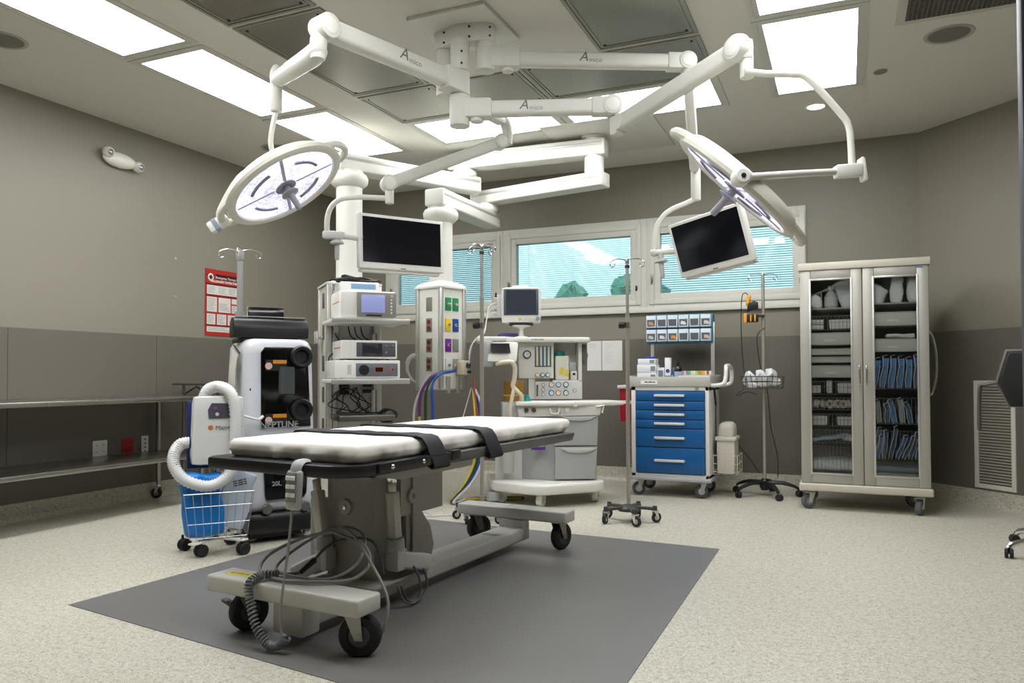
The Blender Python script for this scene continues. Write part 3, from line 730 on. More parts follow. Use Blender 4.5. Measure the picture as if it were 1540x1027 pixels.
g = G(); g.cyl((-.842, 4.555, 2.78), (-.842, 4.555, 2.875), .034, n=18, bev=.004); ob('swivel_post', g, BOOM, t, W=True)
g = G(); beam(g, (-.842, 4.555, 2.80), (-.897, 5.05, 2.40), .062, .085, .018, .02); ob('spring_arm', g, BOOM, t, W=True)
g = G(); g.cyl((-.895, 5.072, 2.195), (-.895, 5.072, 2.42), .032, n=18, bev=.006); ob('drop_joint', g, BOOM, t, W=True)
g = G(); g.tube([(-.895, 5.072, 2.21), (-.96, 5.045, 2.175), (-1.043, 5.01, 2.137), (-1.10, 4.985, 2.085), (-1.14, 4.972, 2.0), (-1.154, 4.968, 1.86)], .017, 10, smooth=5); ob('yoke', g, BOOM, t, W=True)
g = G(); g.sph((-1.154, 4.968, 1.852), .026); g.tube([(-1.154, 4.968, 1.85), (-.99, 5.03, 1.862)], .02, 10); ob('yoke_joint', g, BOOM, t, W=True)
mon, M4 = screen_head(t, (-1.025, 5.003, 1.85), (-.535, 4.72, 1.905), (-.10, -.05, .34), .36)
g = G(); g.lathe([(.012, -.16), (.014, -.155), (.016, -.10), (.016, -.06), (.045, -.055), (.042, -.045), (.02, -.03), (.018, 0)], 16, Mx.Translation((-1.115, 4.985, 1.845)) @ rotm(0, -6, 0)); ob('sterile_handle', g, mat('handle_pale'), t, W=True)

# ------------------------------------------------------------------ equipment pendants
STRIPE = mat('arm_stripe', '#b9b8b2', .35, .3)
MT = V((-1.99, 6.34, 0))
def parm(root, p0, p1, w, h, e0=0, e1=0, nm='pendant_arm'):
    g = G(); beam(g, p0, p1, w, h, .014, e0, e1, 3); a = ob(nm, g, BOOM, root, W=True)
    g = G(); beam(g, V(p0)+V((0, 0, h*.18)), V(p1)+V((0, 0, h*.18)), w+.004, h*.2, .004, e0-.02, e1-.02); ob('side_stripe', g, STRIPE, a, W=True)
t = thing('pendant_mount', 'white ceiling column carrying the two long pendant arms', 'ceiling mount', (MT.x, MT.y, ZC))
ob('ceiling_plate', G().box((.12, .05, -.006), (.95, .95, .010), bev=.002), mat('boom_plate'), t)
g = G(); g.cyl((0, 0, -.40), (0, 0, -.008), .085, n=28); ob('column', g, BOOM, t)
g = G(); g.cyl((0, 0, -.030), (0, 0, -.008), .11, n=28); ob('collar', g, BOOM, t)
def pendant(label, A, J, Ccol, zA, zB, hA):
    t = thing('equipment_pendant', label, 'equipment pendant', (Ccol[0], Ccol[1], zB+.08), group='white ceiling equipment pendants')
    parm(t, (A[0], A[1], zA), (J[0], J[1], zA), .17, hA, .11, .14)
    g = G(); g.lathe([(.08, zB+.05), (.10, zB+.06), (.115, zB+.085), (.115, zA-hA/2-.02), (.10, zA-hA/2+.005)], 28, Mx.Translation((J[0], J[1], 0))); ob('swivel_joint', g, BOOM, t, W=True)
    parm(t, (J[0], J[1], zB), (Ccol[0], Ccol[1], zB), .18, .14, .13, .12)
    return t
P1, P2 = (-3.79, 5.27), (-3.13, 5.65)
t1 = pendant('left equipment pendant with shelves of white devices', (MT.x, MT.y), (-3.22, 6.27), P1, 3.015, 2.815, .145)
t2 = pendant('right equipment pendant with coloured gas outlets', (MT.x, MT.y), (-3.13, 6.55), P2, 2.735, 2.535, .125)
def column(t, c, ztop, zb, r):
    M = Mx.Translation((c[0], c[1], 0))
    g = G(); g.lathe([(r, zb), (r, ztop-.14), (r+.015, ztop-.13), (r+.045, ztop-.10), (r+.05, ztop-.06), (r+.035, ztop-.03), (r+.01, ztop-.02), (r+.01, ztop)], 32, M); ob('column', g, BOOM, t, W=True)
column(t1, P1, 2.75, 1.82, .108); column(t2, P2, 2.47, 1.82, .100)
OUTL = mat('outlet_brown_steel', '#6a6258', .45, .3)
# ---- head of left pendant
h1 = Mx.Translation((P1[0], P1[1], 0)) @ rotm(0, 0, 47)
def wob(name, g, m, root, M4): g.xf(M4); return ob(name, g, m, root, W=True)
wob('head_body', G().span((-.20, -.18, .45), (.20, .20, 1.78)), mat('pendant_panel', '#cfcec8', .4), t1, h1)
g = G(); g.prism([(-.225, -.225), (.225, -.225), (.225, .225), (-.225, .225)], 1.78, 1.795); wob('head_cap', g.lathe([(.30, 1.795), (.22, 1.825), (.12, 1.845), (.0, 1.845)], 4, rotm(0, 0, 45)), BOOM, t1, h1)
for sx in (-1, 1):
    for sy in (-1, 1): wob('corner_post', G().box((sx*.20, sy*.20, 1.115), (.045, .045, 1.33), bev=.006), ALU, t1, h1)
wob('side_panel', G().span((-.212, -.165, .45), (-.204, .165, 1.775)), BOOM, t1, h1)
for k in range(5):
    o = wob('side_outlet', G().box((-.2135, -.02, 1.66-k*.256), (.006, .09, .125), bev=.002), OUTL, t1, h1)
for sx in (-.155, .155): wob('front_rail', G().box((sx, -.205, 1.1), (.035, .03, 1.25), bev=.004), ALU, t1, h1)
for z, nm in ((1.475, 0), (1.02, 1)):
    g = G(); g.span((-.255, -.66, z-.03), (.325, -.20, z), .008); sh = wob('shelf', g, WHITE, t1, h1)
    g = G(); g.span((-.262, -.672, z-.038), (.335, -.655, z+.004), .004); wob('shelf_rail', g, ALU, t1, h1)
    for sx in (-.155, .155): wob('shelf_bracket', G().box((sx, -.25, z-.06), (.03, .10, .06), bev=.004), LGREY, t1, h1)
g = G(); g.span((-.19, -.60, .70), (.24, -.22, .745), .004); wob('lower_tray', g, DARKSTEEL, t1, h1)
g = G(); g.span((-.26, -.02, 1.35), (-.21, .05, 1.37), .003); g.span((-.275, -.05, 1.31), (-.26, .08, 1.41), .003); wob('side_bracket', g, LGREY, t1, h1)
for k, (x, z) in enumerate([(-.08, .96), (-.08, .91), (.10, .97), (.10, .92)]): wob('power_plug', G().box((x, -.225, z), (.07, .05, .03), bev=.006), BLACK, t1, h1)
wob('socket_strip', G().box((-.09, -.197, .935), (.10, .02, .13), bev=.004), LGREY, t1, h1); wob('socket_strip', G().box((.11, -.197, .94), (.08, .02, .13), bev=.004), LGREY, t1, h1)
rr = random.Random(11)
for k in range(9):
    x0 = rr.uniform(-.12, .12); pts = [(x0, -.23, .95), (x0+rr.uniform(-.1, .1), -.27, .88), (x0+rr.uniform(-.15, .15), -.3, .81), (x0+rr.uniform(-.1, .15), -.36, .76), (x0+rr.uniform(-.05, .2), -.45, .757)]
    wob('power_cord', G().tube(pts, .0045, 6, smooth=5), BLACK, t1, h1)
for k in range(4):
    c = V((.19+.012*k, -.50, .735)); rad = .055-.004*k
    pts = [c+V((rad*1.2*math.cos(a*PI/6), .02*math.sin(a+k), rad*math.sin(a*PI/6))) for a in range(12)]
    wob('cord_coil', G().tube(pts, .0045, 6, closed=True, smooth=3), BLACK, t1, h1)
for k in range(3):
    x0 = -.05+.05*k; wob('power_cord', G().tube([(x0, -.22, 1.44), (x0+.02, -.24, 1.36), (x0+.10, -.28, 1.30), (x0+.12, -.32, 1.21)], .005, 6, smooth=5), BLACK, t1, h1)
wob('power_cord', G().tube([(-.17, -.23, 1.43), (-.15, -.25, 1.36), (-.10, -.27, 1.28)], .005, 6, smooth=5), BLACK, t1, h1); wob('power_cord', G().tube([(-.10, -.27, 1.26), (-.21, -.30, 1.20), (-.21, -.33, 1.12), (-.12, -.36, 1.04)], .006, 6, smooth=5), BLACK, t1, h1)
# ---- head of right pendant
h2 = Mx.Translation((P2[0], P2[1], 0)) @ rotm(0, 0, -16)
b = .135
wob('head_body', G().span((-b, -b, .94), (b, b, 1.77)), BOOM, t2, h2)
g = G(); g.prism([(-.155, -.155), (.155, -.155), (.155, .155), (-.155, .155)], 1.77, 1.785); wob('head_cap', g.lathe([(.218, 1.785), (.19, 1.81), (.13, 1.835), (.0, 1.84)], 4, rotm(0, 0, 45)), BOOM, t2, h2)
for sx in (-1, 1):
    for sy in (-1, 1): wob('corner_post', G().box((sx*b, sy*b, 1.355), (.035, .035, .83), bev=.006), ALU, t2, h2)
wob('head_base', G().span((-.15, -.15, .925), (.15, .15, .94), .003), ALU, t2, h2)
RED = mat('receptacle_red', '#6d1f1c', .45)
for k, z in enumerate((1.637, 1.464, 1.296, 1.139)):
    pl = wob('outlet_plate', G().box((.0, -b-.003, z), (.065, .006, .115), bev=.002), mat('outlet_steel', '#8a857a', .4, .5), t2, h2)
    if k:
        for dz in (-.025, .025):
            wob('receptacle', G().lathe([(0, .004), (.019, .004), (.021, 0)], 14, frame_m((0, -b-.006, z+dz), (1, 0, 0), (0, -1, 0))), RED, pl, h2)
cols = [('#16854a', '#16854a'), ('#e0c01c', '#123f8f'), ('#6a1f86', '#7d7b72'), ('#c9c9c6', '#8f8d86')]
for k, z in enumerate((1.637, 1.464, 1.296, 1.130)):
    for j, y in enumerate((-.052, .035)):
        pl = wob('gas_outlet', G().box((b+.004, y, z), (.008, .068, .108), bev=.003), mat('gas_'+cols[k][j][1:], cols[k][j], .4), t2, h2)
        if cols[k][j] not in ('#7d7b72',):
            wob('outlet_socket', G().lathe([(0, .006), (.013, .006), (.016, 0)], 14, frame_m((b+.008, y+.005, z), (0, 1, 0), (1, 0, 0))), CHROME, pl, h2)
            wob('outlet_lever', G().box((b+.012, y+.012, z+.004), (.008, .022, .007), bev=.001), BLACK if k else WHITE, pl, h2)
g = G().tube([(-b-.02, -b+.01, 1.22), (-b-.06, -b-.04, 1.19), (-b-.08, -b-.05, 1.10), (-b-.05, -b-.03, 1.02), (-b-.015, -b, .98)], [.022, .02, .014, .011, .009], 8, smooth=6); wob('grab_handle', g, LGREY, t2, h2)
for y in (-.06, .06): wob('hanger_bracket', G().box((b+.012, y, .97), (.018, .035, .14), bev=.003), ALU, t2, h2)
# suction regulator plugged in the right face
t = thing('suction_regulator', 'cream suction regulator plugged into the right pendant head', 'regulator', (P2[0], P2[1], .99))
rm = h2
g = G(); g.box((b+.055, .075, 1.11), (.085, .085, .12), bev=.012); wob('body', g, mat('cream_box', '#d8cdb4', .45), t, rm)
g = G(); g.lathe([(0, .012), (.025, .010), (.028, 0)], 18, frame_m((b+.075, .118, 1.135), (-1, 0, 0), (0, 1, 0)) if False else frame_m((b+.098, .085, 1.13), (0, 1, 0), (1, 0, 0))); wob('dial', g, DGREY, t, rm)
wob('control_knob', G().cyl((b+.098, .085, 1.075), (b+.125, .085, 1.075), .014, n=12, bev=.003), BLACK, t, rm)
wob('inlet_nut', G().cyl((b+.004, .055, 1.13), (b+.02, .055, 1.13), .016, n=10), CHROME, t, rm)
# gas hoses
def hose(col, nm, lab, pts, r=.011):
    o = ob('gas_hose', G().tube(pts, r, 8, smooth=8), mat('hose_'+nm, col, .4)); return tag(o, lab, 'hose', 'gas hoses of the right pendant')
hose('#d8d8d8', 'white', 'white hose looping lowest from the pendant head to the floor side', [(-2.98, 5.50, 1.065), (-3.03, 5.34, 1.05), (-3.13, 5.29, .90), (-3.17, 5.28, .75), (-3.17, 5.30, .55), (-3.12, 5.34, .40), (-3.05, 5.40, .30)])
hose('#6a2a78', 'purple', 'purple hose in the front loop below the pendant head', [(-2.97, 5.51, 1.075), (-3.02, 5.34, 1.055), (-3.10, 5.29, .93), (-3.12, 5.28, .80), (-3.12, 5.28, .72)], .012)
hose('#dcbd1e', 'yellow', 'yellow hose hanging to a fitting just above the floor', [(-3.12, 5.28, .72), (-3.115, 5.285, .60), (-3.09, 5.31, .40), (-3.07, 5.33, .22), (-3.045, 5.34, .10), (-3.0, 5.36, .03)])
hose('#1d4a2c', 'green', 'dark green hose hanging in the front loop', [(-2.95, 5.53, 1.08), (-3.0, 5.36, 1.06), (-3.06, 5.30, .95), (-3.07, 5.29, .75), (-3.06, 5.30, .45), (-3.05, 5.32, .25), (-3.06, 5.33, .10)])
hose('#17479c', 'blue', 'blue hose in the front loop ending above the floor', [(-2.94, 5.55, 1.085), (-2.98, 5.38, 1.06), (-3.02, 5.31, .97), (-3.01, 5.30, .80), (-3.01, 5.30, .50), (-2.995, 5.31, .35), (-2.98, 5.31, .23)])
for nm, c, lab, off in [('yellow', 0, 'yellow hose in the rear bundle sweeping across the floor', .0), ('green', 0, 'dark green hose in the rear bundle sweeping across the floor', .022), ('blue', 0, 'blue hose in the rear bundle sweeping across the floor', .044), ('white', 0, 'white hose in the rear bundle sweeping across the floor', .064)]:
    hose('#000000', nm, lab, [(-2.85+off*.4, 5.70-off*.3, .93), (-2.80+off, 5.62, .80), (-2.75+off, 5.56, .55), (-2.76+off, 5.54, .35), (-2.83+off*.8, 5.52, .18), (-2.93+off*.5, 5.50-off*.3, .05), (-2.98+off, 5.56-off, .014), (-2.90, 5.70+off, .014), (-2.70, 5.82+off, .014), (-2.50, 5.90+off, .014)], .010)
hose('#b8392c', 'red', 'thin red tube hanging beside the regulator', [(-2.83, 5.67, 1.04), (-2.78, 5.60, .85), (-2.72, 5.56, .60), (-2.72, 5.55, .42)], .006)
tag(ob('clear_tube', G().tube([(-2.86, 5.68, .94), (-2.88, 5.5, .60), (-2.92, 5.35, .32), (-3.05, 5.15, .12), (-3.12, 5.0, .01), (-2.98, 4.92, .008), (-2.86, 5.0, .008), (-2.95, 5.06, .008), (-3.06, 5.0, .008), (-2.9, 4.90, .008), (-2.72, 5.02, .008), (-2.55, 5.1, .008)], .0045, 6, smooth=8), mat('tube_clear', '#c9cbd0', .3)), 'thin clear tube coiled on the floor behind the operating table', 'hose')

# devices on the left pendant
def dev(name, label, cat, x, y, z): return thing(name, label, cat, tuple(h1 @ V((x, y, z))), 47, 'devices on the left pendant')
STR = mat('orange_stripe', '#d07a22', .5); BEZ = mat('bezel_grey', '#8f8a85', .45)
t = dev('endoscopy_console', 'white console with lit blue-grey screen on the upper pendant shelf', 'medical device', .02, -.43, 1.475)
ob('body', G().span((-.215, -.20, .006), (.215, .18, .215), .016, 3), WHITE, t); ob('front_bezel', G().span((-.09, -.212, .015), (.215, -.198, .205), .008), BEZ, t)
ob('screen', G().span((-.055, -.2145, .05), (.125, -.211, .185), .002), mat('screen_blue', '#7f86b4', .2, emit=.25), t)
ob('drive_slot', G().span((-.02, -.2145, .022), (.10, -.211, .034)), BLACK, t); many('side_button', lambda: G().cyl((0, -.216, 0), (0, -.210, 0), .008, n=12), WHITE, t, [(.175, 0, .05+.025*k) for k in range(5)])
ob('power_button', G().cyl((.178, -.217, .178), (.178, -.21, .178), .012, n=14), LGREY, t); ob('side_stripe', G().span((-.2162, -.17, .125), (-.2148, .10, .133)), STR, t)
t = dev('camera_processor', 'small white camera unit standing on the upper console', 'medical device', -.02, -.40, 1.692)
ob('body', G().span((-.15, -.13, .002), (.15, .12, .075), .012, 3), WHITE, t); ob('display', G().span((-.07, -.133, .02), (.12, -.129, .06), .003), mat('display_blue', '#7fa6c8', .3), t)
t = dev('cable_bundle', 'black coiled cables and scope handle lying on the small camera unit', 'cable', -.03, -.40, 1.772)
for k in range(5):
    pts = [((.10+.02*k)*math.cos(a*PI/5)*1.1, (.05+.012*k)*math.sin(a*PI/5), .012+.007*((a+k) % 3)+.006*(k % 2)) for a in range(10)]
    ob('cable_loop', G().tube(pts, .008, 6, closed=True, smooth=3), BLACK, t)
ob('scope_handle', G().box((-.05, 0, .035), (.12, .06, .04), rotm(0, 8, 20), .012), BLACK, t)
t = dev('insufflator', 'white unit with wide dark screen stacked on the light source', 'medical device', .03, -.44, 1.170)
ob('body', G().span((-.215, -.19, .004), (.215, .18, .145), .010, 3), WHITE, t); ob('front_bezel', G().span((-.10, -.1935, .02), (.20, -.188, .128), .003), mat('bezel_slate', '#55565c', .45), t)
ob('screen', G().span((-.055, -.196, .026), (.095, -.193, .122), .002), mat('screen_slate', '#2f3038', .15), t)
many('front_button', lambda: G().lathe([(0, .006), (.010, .005), (.012, 0)], 14, frame_m((0, -.193, 0), (1, 0, 0), (0, -1, 0))), CHROME, t, [(.125, 0, .10), (.175, 0, .10), (.125, 0, .05)]); ob('side_stripe', G().span((-.2162, -.17, .085), (-.2148, .10, .092)), STR, t)
many('foot', lambda: G().cyl((0, 0, 0), (0, 0, .006), .015, n=10), BLACK, t, [(x, y, -.002) for x in (-.15, .15) for y in (-.14, .12)])
t = dev('light_source', 'white light source with round port and orange display on lower shelf', 'medical device', .01, -.44, 1.02)
ob('body', G().span((-.245, -.20, .008), (.255, .18, .143), .008, 3), WHITE, t); ob('front_panel', G().span((-.085, -.2035, .02), (.235, -.198, .12), .002), mat('panel_bluegrey', '#6a7078', .4), t)
many('foot', lambda: G().cyl((0, 0, 0), (0, 0, .01), .015, n=10), BLACK, t, [(x, y, 0) for x in (-.18, .2) for y in (-.15, .12)])
g = G().lathe([(0, .02), (.012, .02), (.014, .012), (.036, .012), (.04, 0)], 20, frame_m((-.025, -.203, .07), (1, 0, 0), (0, -1, 0))); ob('light_port', g, BLACK, t)
for x0, x1, z0, z1 in ((.055, .125, .05, .095), (.185, .205, .06, .085)):
    ob('display', G().span((x0, -.206, z0), (x1, -.203, z1)), mat('amber_frame', '#c06a28', .4), t); ob('display_glass', G().span((x0+.006, -.207, z0+.006), (x1-.006, -.2058, z1-.006)), mat('amber_dark', '#30140c', .2), t)
many('front_button', lambda: G().cyl((0, -.207, 0), (0, -.203, 0), .006, n=10), mat('amber_frame'), t, [(.155, 0, .10), (.155, 0, .07), (.155, 0, .045)])
many('vent_slot', lambda: G().span((-.15, -.2012, -.0015), (-.12, -.1995, .0015)), MGREY, t, [(0, 0, .04+.008*k) for k in range(9)])
# ------------------------------------------------------------------ operating table
SHEET = mat('white_sheet', '#e6e3dc', .75, bump=.15, bscale=25)
STRAP = mat('black_strap', '#1d1c22', .6, bump=.1, bscale=200)
t = thing('operating_table', 'grey wheeled operating table with white sheeted mattress on the dark floor inlay', 'operating table', (-1.95, 3.40, 0), -5)
BLKF = mat('black_frame', '#17171a', .38)
GREYF = mat('grey_frame', '#5f5d5a', .4)
BEAM = mat('table_beam_paint', '#b9b8b0', .38)
ob('base_beam', G().span((-.36, -1.07, .172), (.43, -.93, .24), .012, 3), BEAM, t)
ob('base_beam', G().span((-.395, .87, .172), (.36, 1.01, .24), .012, 3), BEAM, t)
ob('base_rail', G().span((-.085, -.93, .05), (.085, .90, .125), .014, 3), BEAM, t)
ob('beam_post', G().span((-.06, -1.0, .03), (.10, -.90, .172), .01), BEAM, t); ob('beam_post', G().span((-.085, .86, .05), (.085, .94, .172), .006), BEAM, t)
g = G(); g.box((-.24, -1.0, .2405), (.13, .045, .001), rotm(0, 0, 3)); ob('warning_label', g, mat('label_yellow', '#d8c320', .5), t); print_bars(t, Mx.Translation((-.24, -.995, .2411)) @ rotm(0, 0, 3), .10, .006, mat('print_olive', '#9a8f3a', .5), rows=2)
g = G(); g.box((.0, .62, .1258), (.10, .05, .001)); ob('maker_label', g, mat('label_grey', '#8b8b88', .5), t)
for (x, y, a) in [(-.25, -.98, 70), (.335, -.98, 25), (-.31, .95, 60), (.275, .95, 78)]: caster(t, x, y, .080, .048, .173, a, RUBBER, DARKSTEEL, hub=DGREY)
ob('brake_pedal', G().box((-.315, -.99, .11), (.075, .03, .012), rotm(0, 12, -8), .003), DGREY, t)
# column housing, open at the right
g = G(); g.span((-.213, -.515, .125), (.056, -.505, .575), .002); g.span((-.213, -.505, .125), (-.205, -.20, .575)); g.span((-.213, -.22, .125), (.056, -.21, .60)); g.span((-.205, -.505, .13), (-.02, -.22, .56)); g.prism([(-.213, -.515), (.056, -.515), (.056, -.20), (-.213, -.20)], .575, .59); ob('column_housing', g, TABLEDARK, t)
ob('pivot_cap', G().lathe([(0, .010), (.012, .010), (.013, .016), (.034, .014), (.038, 0)], 24, frame_m((-.10, -.515, .45), (1, 0, 0), (0, -1, 0))), TABLEGREY, t); ob('pivot_screw', G().lathe([(0, .018), (.009, .017), (.010, .009)], 12, frame_m((-.10, -.515, .45), (1, 0, 0), (0, -1, 0))), CHROME, t)
ob('side_plate', G().span((-.315, -.52, .12), (-.285, -.40, .47), .004), TABLEDARK, t)
ob('rear_plate', G().prism([(.00, -.30), (.045, -.30), (.045, .05), (.00, .05)], .38, .66, bev=.004), TABLEGREY, t)
ob('pivot_cap', G().lathe([(0, .010), (.012, .010), (.013, .016), (.034, .014), (.038, 0)], 24, frame_m((.046, -.22, .47), (0, 1, 0), (1, 0, 0))), TABLEGREY, t)
g = G(); g.prism([(-.25, .12), (-.05, .12), (-.02, .20), (-.05, .30), (-.15, .41), (-.25, .41)], .02, .04, Mx(((0, 0, 1, 0), (1, 0, 0, 0), (0, 1, 0, 0), (0, 0, 0, 1)))); ob('gusset', g, TABLEGREY, t)
ob('carriage', G().span((-.20, -.50, .59), (.20, .10, .672), .008), TABLEGREY, t)
ob('base_plate', G().span((-.23, -.62, .118), (.13, -.18, .132), .003), TABLEGREY, t)
# actuators
ACT = mat('actuator_silver', '#c3bfb4', .35, .6); ACG = mat('actuator_grey', '#b5b4ae', .45)
def actuator(base, top, mot):
    b, u = V(base), V(top); d = (u-b).normalized()
    g = G(); beam(g, b, b+d*.24, .05, .05, .008); o = ob('actuator', g, mat('actuator_profile', '#cbc8be', .38, .3), t)
    ob('actuator_rod', G().cyl(b+d*.23, u-d*.03, .019, n=16, bev=.002), ACT, o)
    g = G(); g.box(u-d*.012, (.034, .03, .05), rotm(10, 0, 0), .004); ob('clevis', g, CHROME, o)
    g = G(); g.cyl(b-d*.03, b+d*.03, .042, n=18, bev=.008); g.box(b-d*.07, (.075, .075, .10), None, .012); ob('gear_case', g, ACG, o)
    m = V(mot); g = G(); bm = b-d*.07; beam(g, bm, m, .075, .075, .012, 0, .03, 3); ob('motor', g, ACG, o)
    return o
actuator((-.20, -.555, .285), (-.255, -.55, .60), (-.30, -.60, .155)); actuator((.12, -.44, .29), (.12, -.47, .60), (.145, -.27, .18))
g = G(); g.box((.13, -.24, .14), (.07, .05, .06), None, .012); ob('motor_box', g, ACG, t)
g = G(); g.span((-.02, -.46, .585), (.15, -.42, .61), .004); ob('lift_arm', g, TABLEGREY, t)
# top
def taper(z0, z1, x0, x1, y0, y1, k):
    def f(g):
        vs = [(x0+k, y0+k*1.5, z0), (x1-k, y0+k*1.5, z0), (x1-k, y1-k, z0), (x0+k, y1-k, z0), (x0, y0, z1), (x1, y0, z1), (x1, y1, z1), (x0, y1, z1)]
        v = [g.bm.verts.new(p) for p in vs]
        fs = [g.bm.faces.new([v[i] for i in q]) for q in ((3, 2, 1, 0), (4, 5, 6, 7), (0, 1, 5, 4), (1, 2, 6, 5), (2, 3, 7, 6), (3, 0, 4, 7))]
        bmesh.ops.bevel(g.bm, geom=list({e for q in fs for e in q.edges}), offset=.006, segments=2, affect='EDGES', profile=.5)
        return g
    return f(G())
g = G(); P = []
x0, x1, yn, yf = -.43, .385, -1.05, -.385
outl = [(x0, yn+.06), (x0+.03, yn+.02), (.26, yn-.005), (.33, yn+.03), (x1-.01, yn+.09), (x1, yn+.16), (x1, yf), (x0+.03, yf)]
g.prism(outl, .664, .712, bev=.008); ob('end_frame', g, BLKF, t)
ob('side_rail', G().span((x1-.002, yn+.15, .672), (x1+.012, yf, .712), .003), BLKF, t)
ob('table_frame', taper(.658, .706, -.36, .383, -.385, .965, .012), GREYF, t)
many('dome_bolt', lambda: G().sph((.012, 0, 0), (.008, .011, .011), 12, 8), CHROME, t, [(.385, -.82, .692), (.385, -.61, .692)])
ob('clamp_block', G().span((.375, -.40, .675), (.40, -.33, .718), .004), BLACK, t)
def wr(p):
    n = noise.noise(V((p.x*14, p.y*14, p.z*9))); m = noise.noise(V((p.x*30+5, p.y*30, p.z*6)))
    edge = max(abs(p.x)/.352, abs(p.y)/.97)
    k = max(0, (edge-.80)/.2); low = max(0, (.02-p.z)/.06)
    p = p.copy(); d = V((p.x/.352, p.y/.97, 0)) if k > .3 else V((0, 0, 1))
    p += d*(n*.022+m*.016)*k*low + V((0, 0, 1))*(n*.0015)
    if low > .5: p.x *= .985; p.y *= .992
    return p
g = G(); g.rbox((0, 0, .748), (.705, 1.95, .080), .030, (40, 100, 10), wr); ob('mattress', g, SHEET, t, ang=70)
def strap(y, label):
    o = thing('restraint_strap', label, 'strap', tuple(MW[t.name] @ V((0, y, .79))), -5, 'black straps across the mattress')
    P = []
    for k in range(25):
        x = -.345+.69*k/24; P.append((x, .01*math.sin(k*.7), .004+.0015*math.sin(k*1.3)))
    P = [(-.372, .0, -.12), (-.372, 0, -.06), (-.368, 0, -.02)] + P + [(.362, .012, -.006), (.380, .02, -.035), (.393, .03, -.08), (.402, .045, -.118), (.402, .05, -.130)]
    ob('webbing', G().ribbon(P, (0, 1, 0), .118, .006), STRAP, o)
    L = [(.402, .05, -.130), (.39, .05, -.138), (.372, .045, -.128), (.360, .035, -.10), (.352, .03, -.07)]
    ob('return_fold', G().ribbon(L, (0, 1, 0), .118, .006), STRAP, o)
strap(-.53, 'near black strap across the white mattress'); strap(-.06, 'far black strap across the white mattress')
# hand control and its cables
t2 = thing('hand_control', 'grey hand controller with white buttons hooked on the table end', 'remote', tuple(MW['operating_table'] @ V((.125, -1.07, .55))), -5)
g = G(); g.box((0, 0, .065), (.075, .022, .15), rotm(-4, 0, 0), .012, 3); ob('body', g, mat('remote_grey', '#a9aaa8', .45), t2)
ob('faceplate', G().box((-.006, -.011, .078), (.052, .006, .11), rotm(-4, 0, 0), .003), mat('remote_dark', '#7d7f80', .45), t2)
for k in range(3):
    for sx in (-1, 1): ob('button', G().box((-.006+sx*.012, -.0165, .112-k*.032), (.021, .005, .016), rotm(-4, 0, 0), .002), WHITE, t2)
g = G(); g.tube([(0, .006, .135), (0, .012, .155), (0, .03, .168), (0, .06, .168)], .012, 8, smooth=4, flat=2.4); ob('hook', g, mat('remote_grey'), t2); ob('cord_grip', G().sph((-.005, -.004, .01), (.034, .016, .022)), mat('remote_grey'), t2)
TB = MW['operating_table']
def cable(label, pts, r, m, k=8, nm='cable'):
    o = ob(nm, G().tube([TB @ V(p) for p in pts], r, 8, smooth=k), m); return tag(o, label, 'cable', 'cables of the operating table')
CAB = mat('cable_grey', '#8d8c89', .45); CABD = mat('cable_dark', '#57575a', .5)
cable('thin grey cord hanging from the hand control to the coiled cord', [(.12, -1.075, .55), (.115, -1.09, .40), (.10, -1.11, .20), (.09, -1.10, .09), (.115, -1.10, .075)], .005, CAB)
# coiled cord
P = [V(p) for p in smooth_path([(-.04, -.99, .262), (-.08, -1.04, .262), (-.085, -1.095, .24), (-.07, -1.10, .17), (-.03, -1.11, .09), (.03, -1.11, .035), (.075, -1.10, .034), (.11, -1.09, .065)], 60)]
Q = []
for i, p in enumerate(P):
    d = (P[min(i+1, len(P)-1)]-P[max(i-1, 0)]).normalized(); a = d.orthogonal().normalized() if i == 0 else (a-d*a.dot(d)).normalized(); b = d.cross(a); ph = i*.60
    Q.append(TB @ (p + (a*math.cos(ph)+b*math.sin(ph))*.015))
tag(ob('coiled_cord', G().tube(Q, .0043, 5), mat('cord_grey', '#6f7376', .45)), 'grey coiled cord hanging over the near table beam', 'cable', 'cables of the operating table')
cable('large loop of grey cable resting on the near table beam', [(.05, -.78, .40), (-.10, -.80, .36), (-.20, -.88, .30), (-.16, -.97, .256), (0, -1.02, .252), (.15, -.98, .252), (.26, -.90, .256), (.28, -.82, .30), (.22, -.78, .36), (.05, -.78, .40)], .007, CAB)
cable('inner grey cable loop resting on the near table beam', [(.0, -.74, .40), (-.12, -.80, .32), (-.14, -.90, .258), (.0, -.965, .255), (.17, -.93, .255), (.235, -.84, .30), (.20, -.75, .38), (.10, -.72, .41), (0, -.74, .40)], .006, CAB)
cable('grey cable arching right over the beam and down behind the caster', [(.02, -.72, .41), (.16, -.78, .40), (.30, -.84, .32), (.41, -.87, .20), (.42, -.90, .10), (.38, -.90, .04)], .006, CAB)
cable('dark grey cable with plug lying along the near beam', [(-.10, -.95, .25), (0, -.90, .255), (.02, -.78, .33), (.08, -.70, .36), (.18, -.66, .34), (.18, -.60, .20)], .006, CABD)
ob('plug', G().cyl(TB @ V((.005, -.91, .256)), TB @ V((.012, -.84, .29)), .010, .013, n=10), BLACK)
tag(bpy.data.objects['plug'], 'black cable plug lying in the cable loops', 'plug')
for k, dx in enumerate((0, .025)): cable(['left one of two grey cables drooping below the right actuator', 'right one of two grey cables drooping below the right actuator'][k], [(.14, -.40+dx, .19), (.17, -.36+dx*2, .17), (.18, -.33+dx*2, .08), (.175, -.36+dx, .02), (.16, -.42+dx, .03), (.14, -.45+dx, .10)], .0055, CABD)

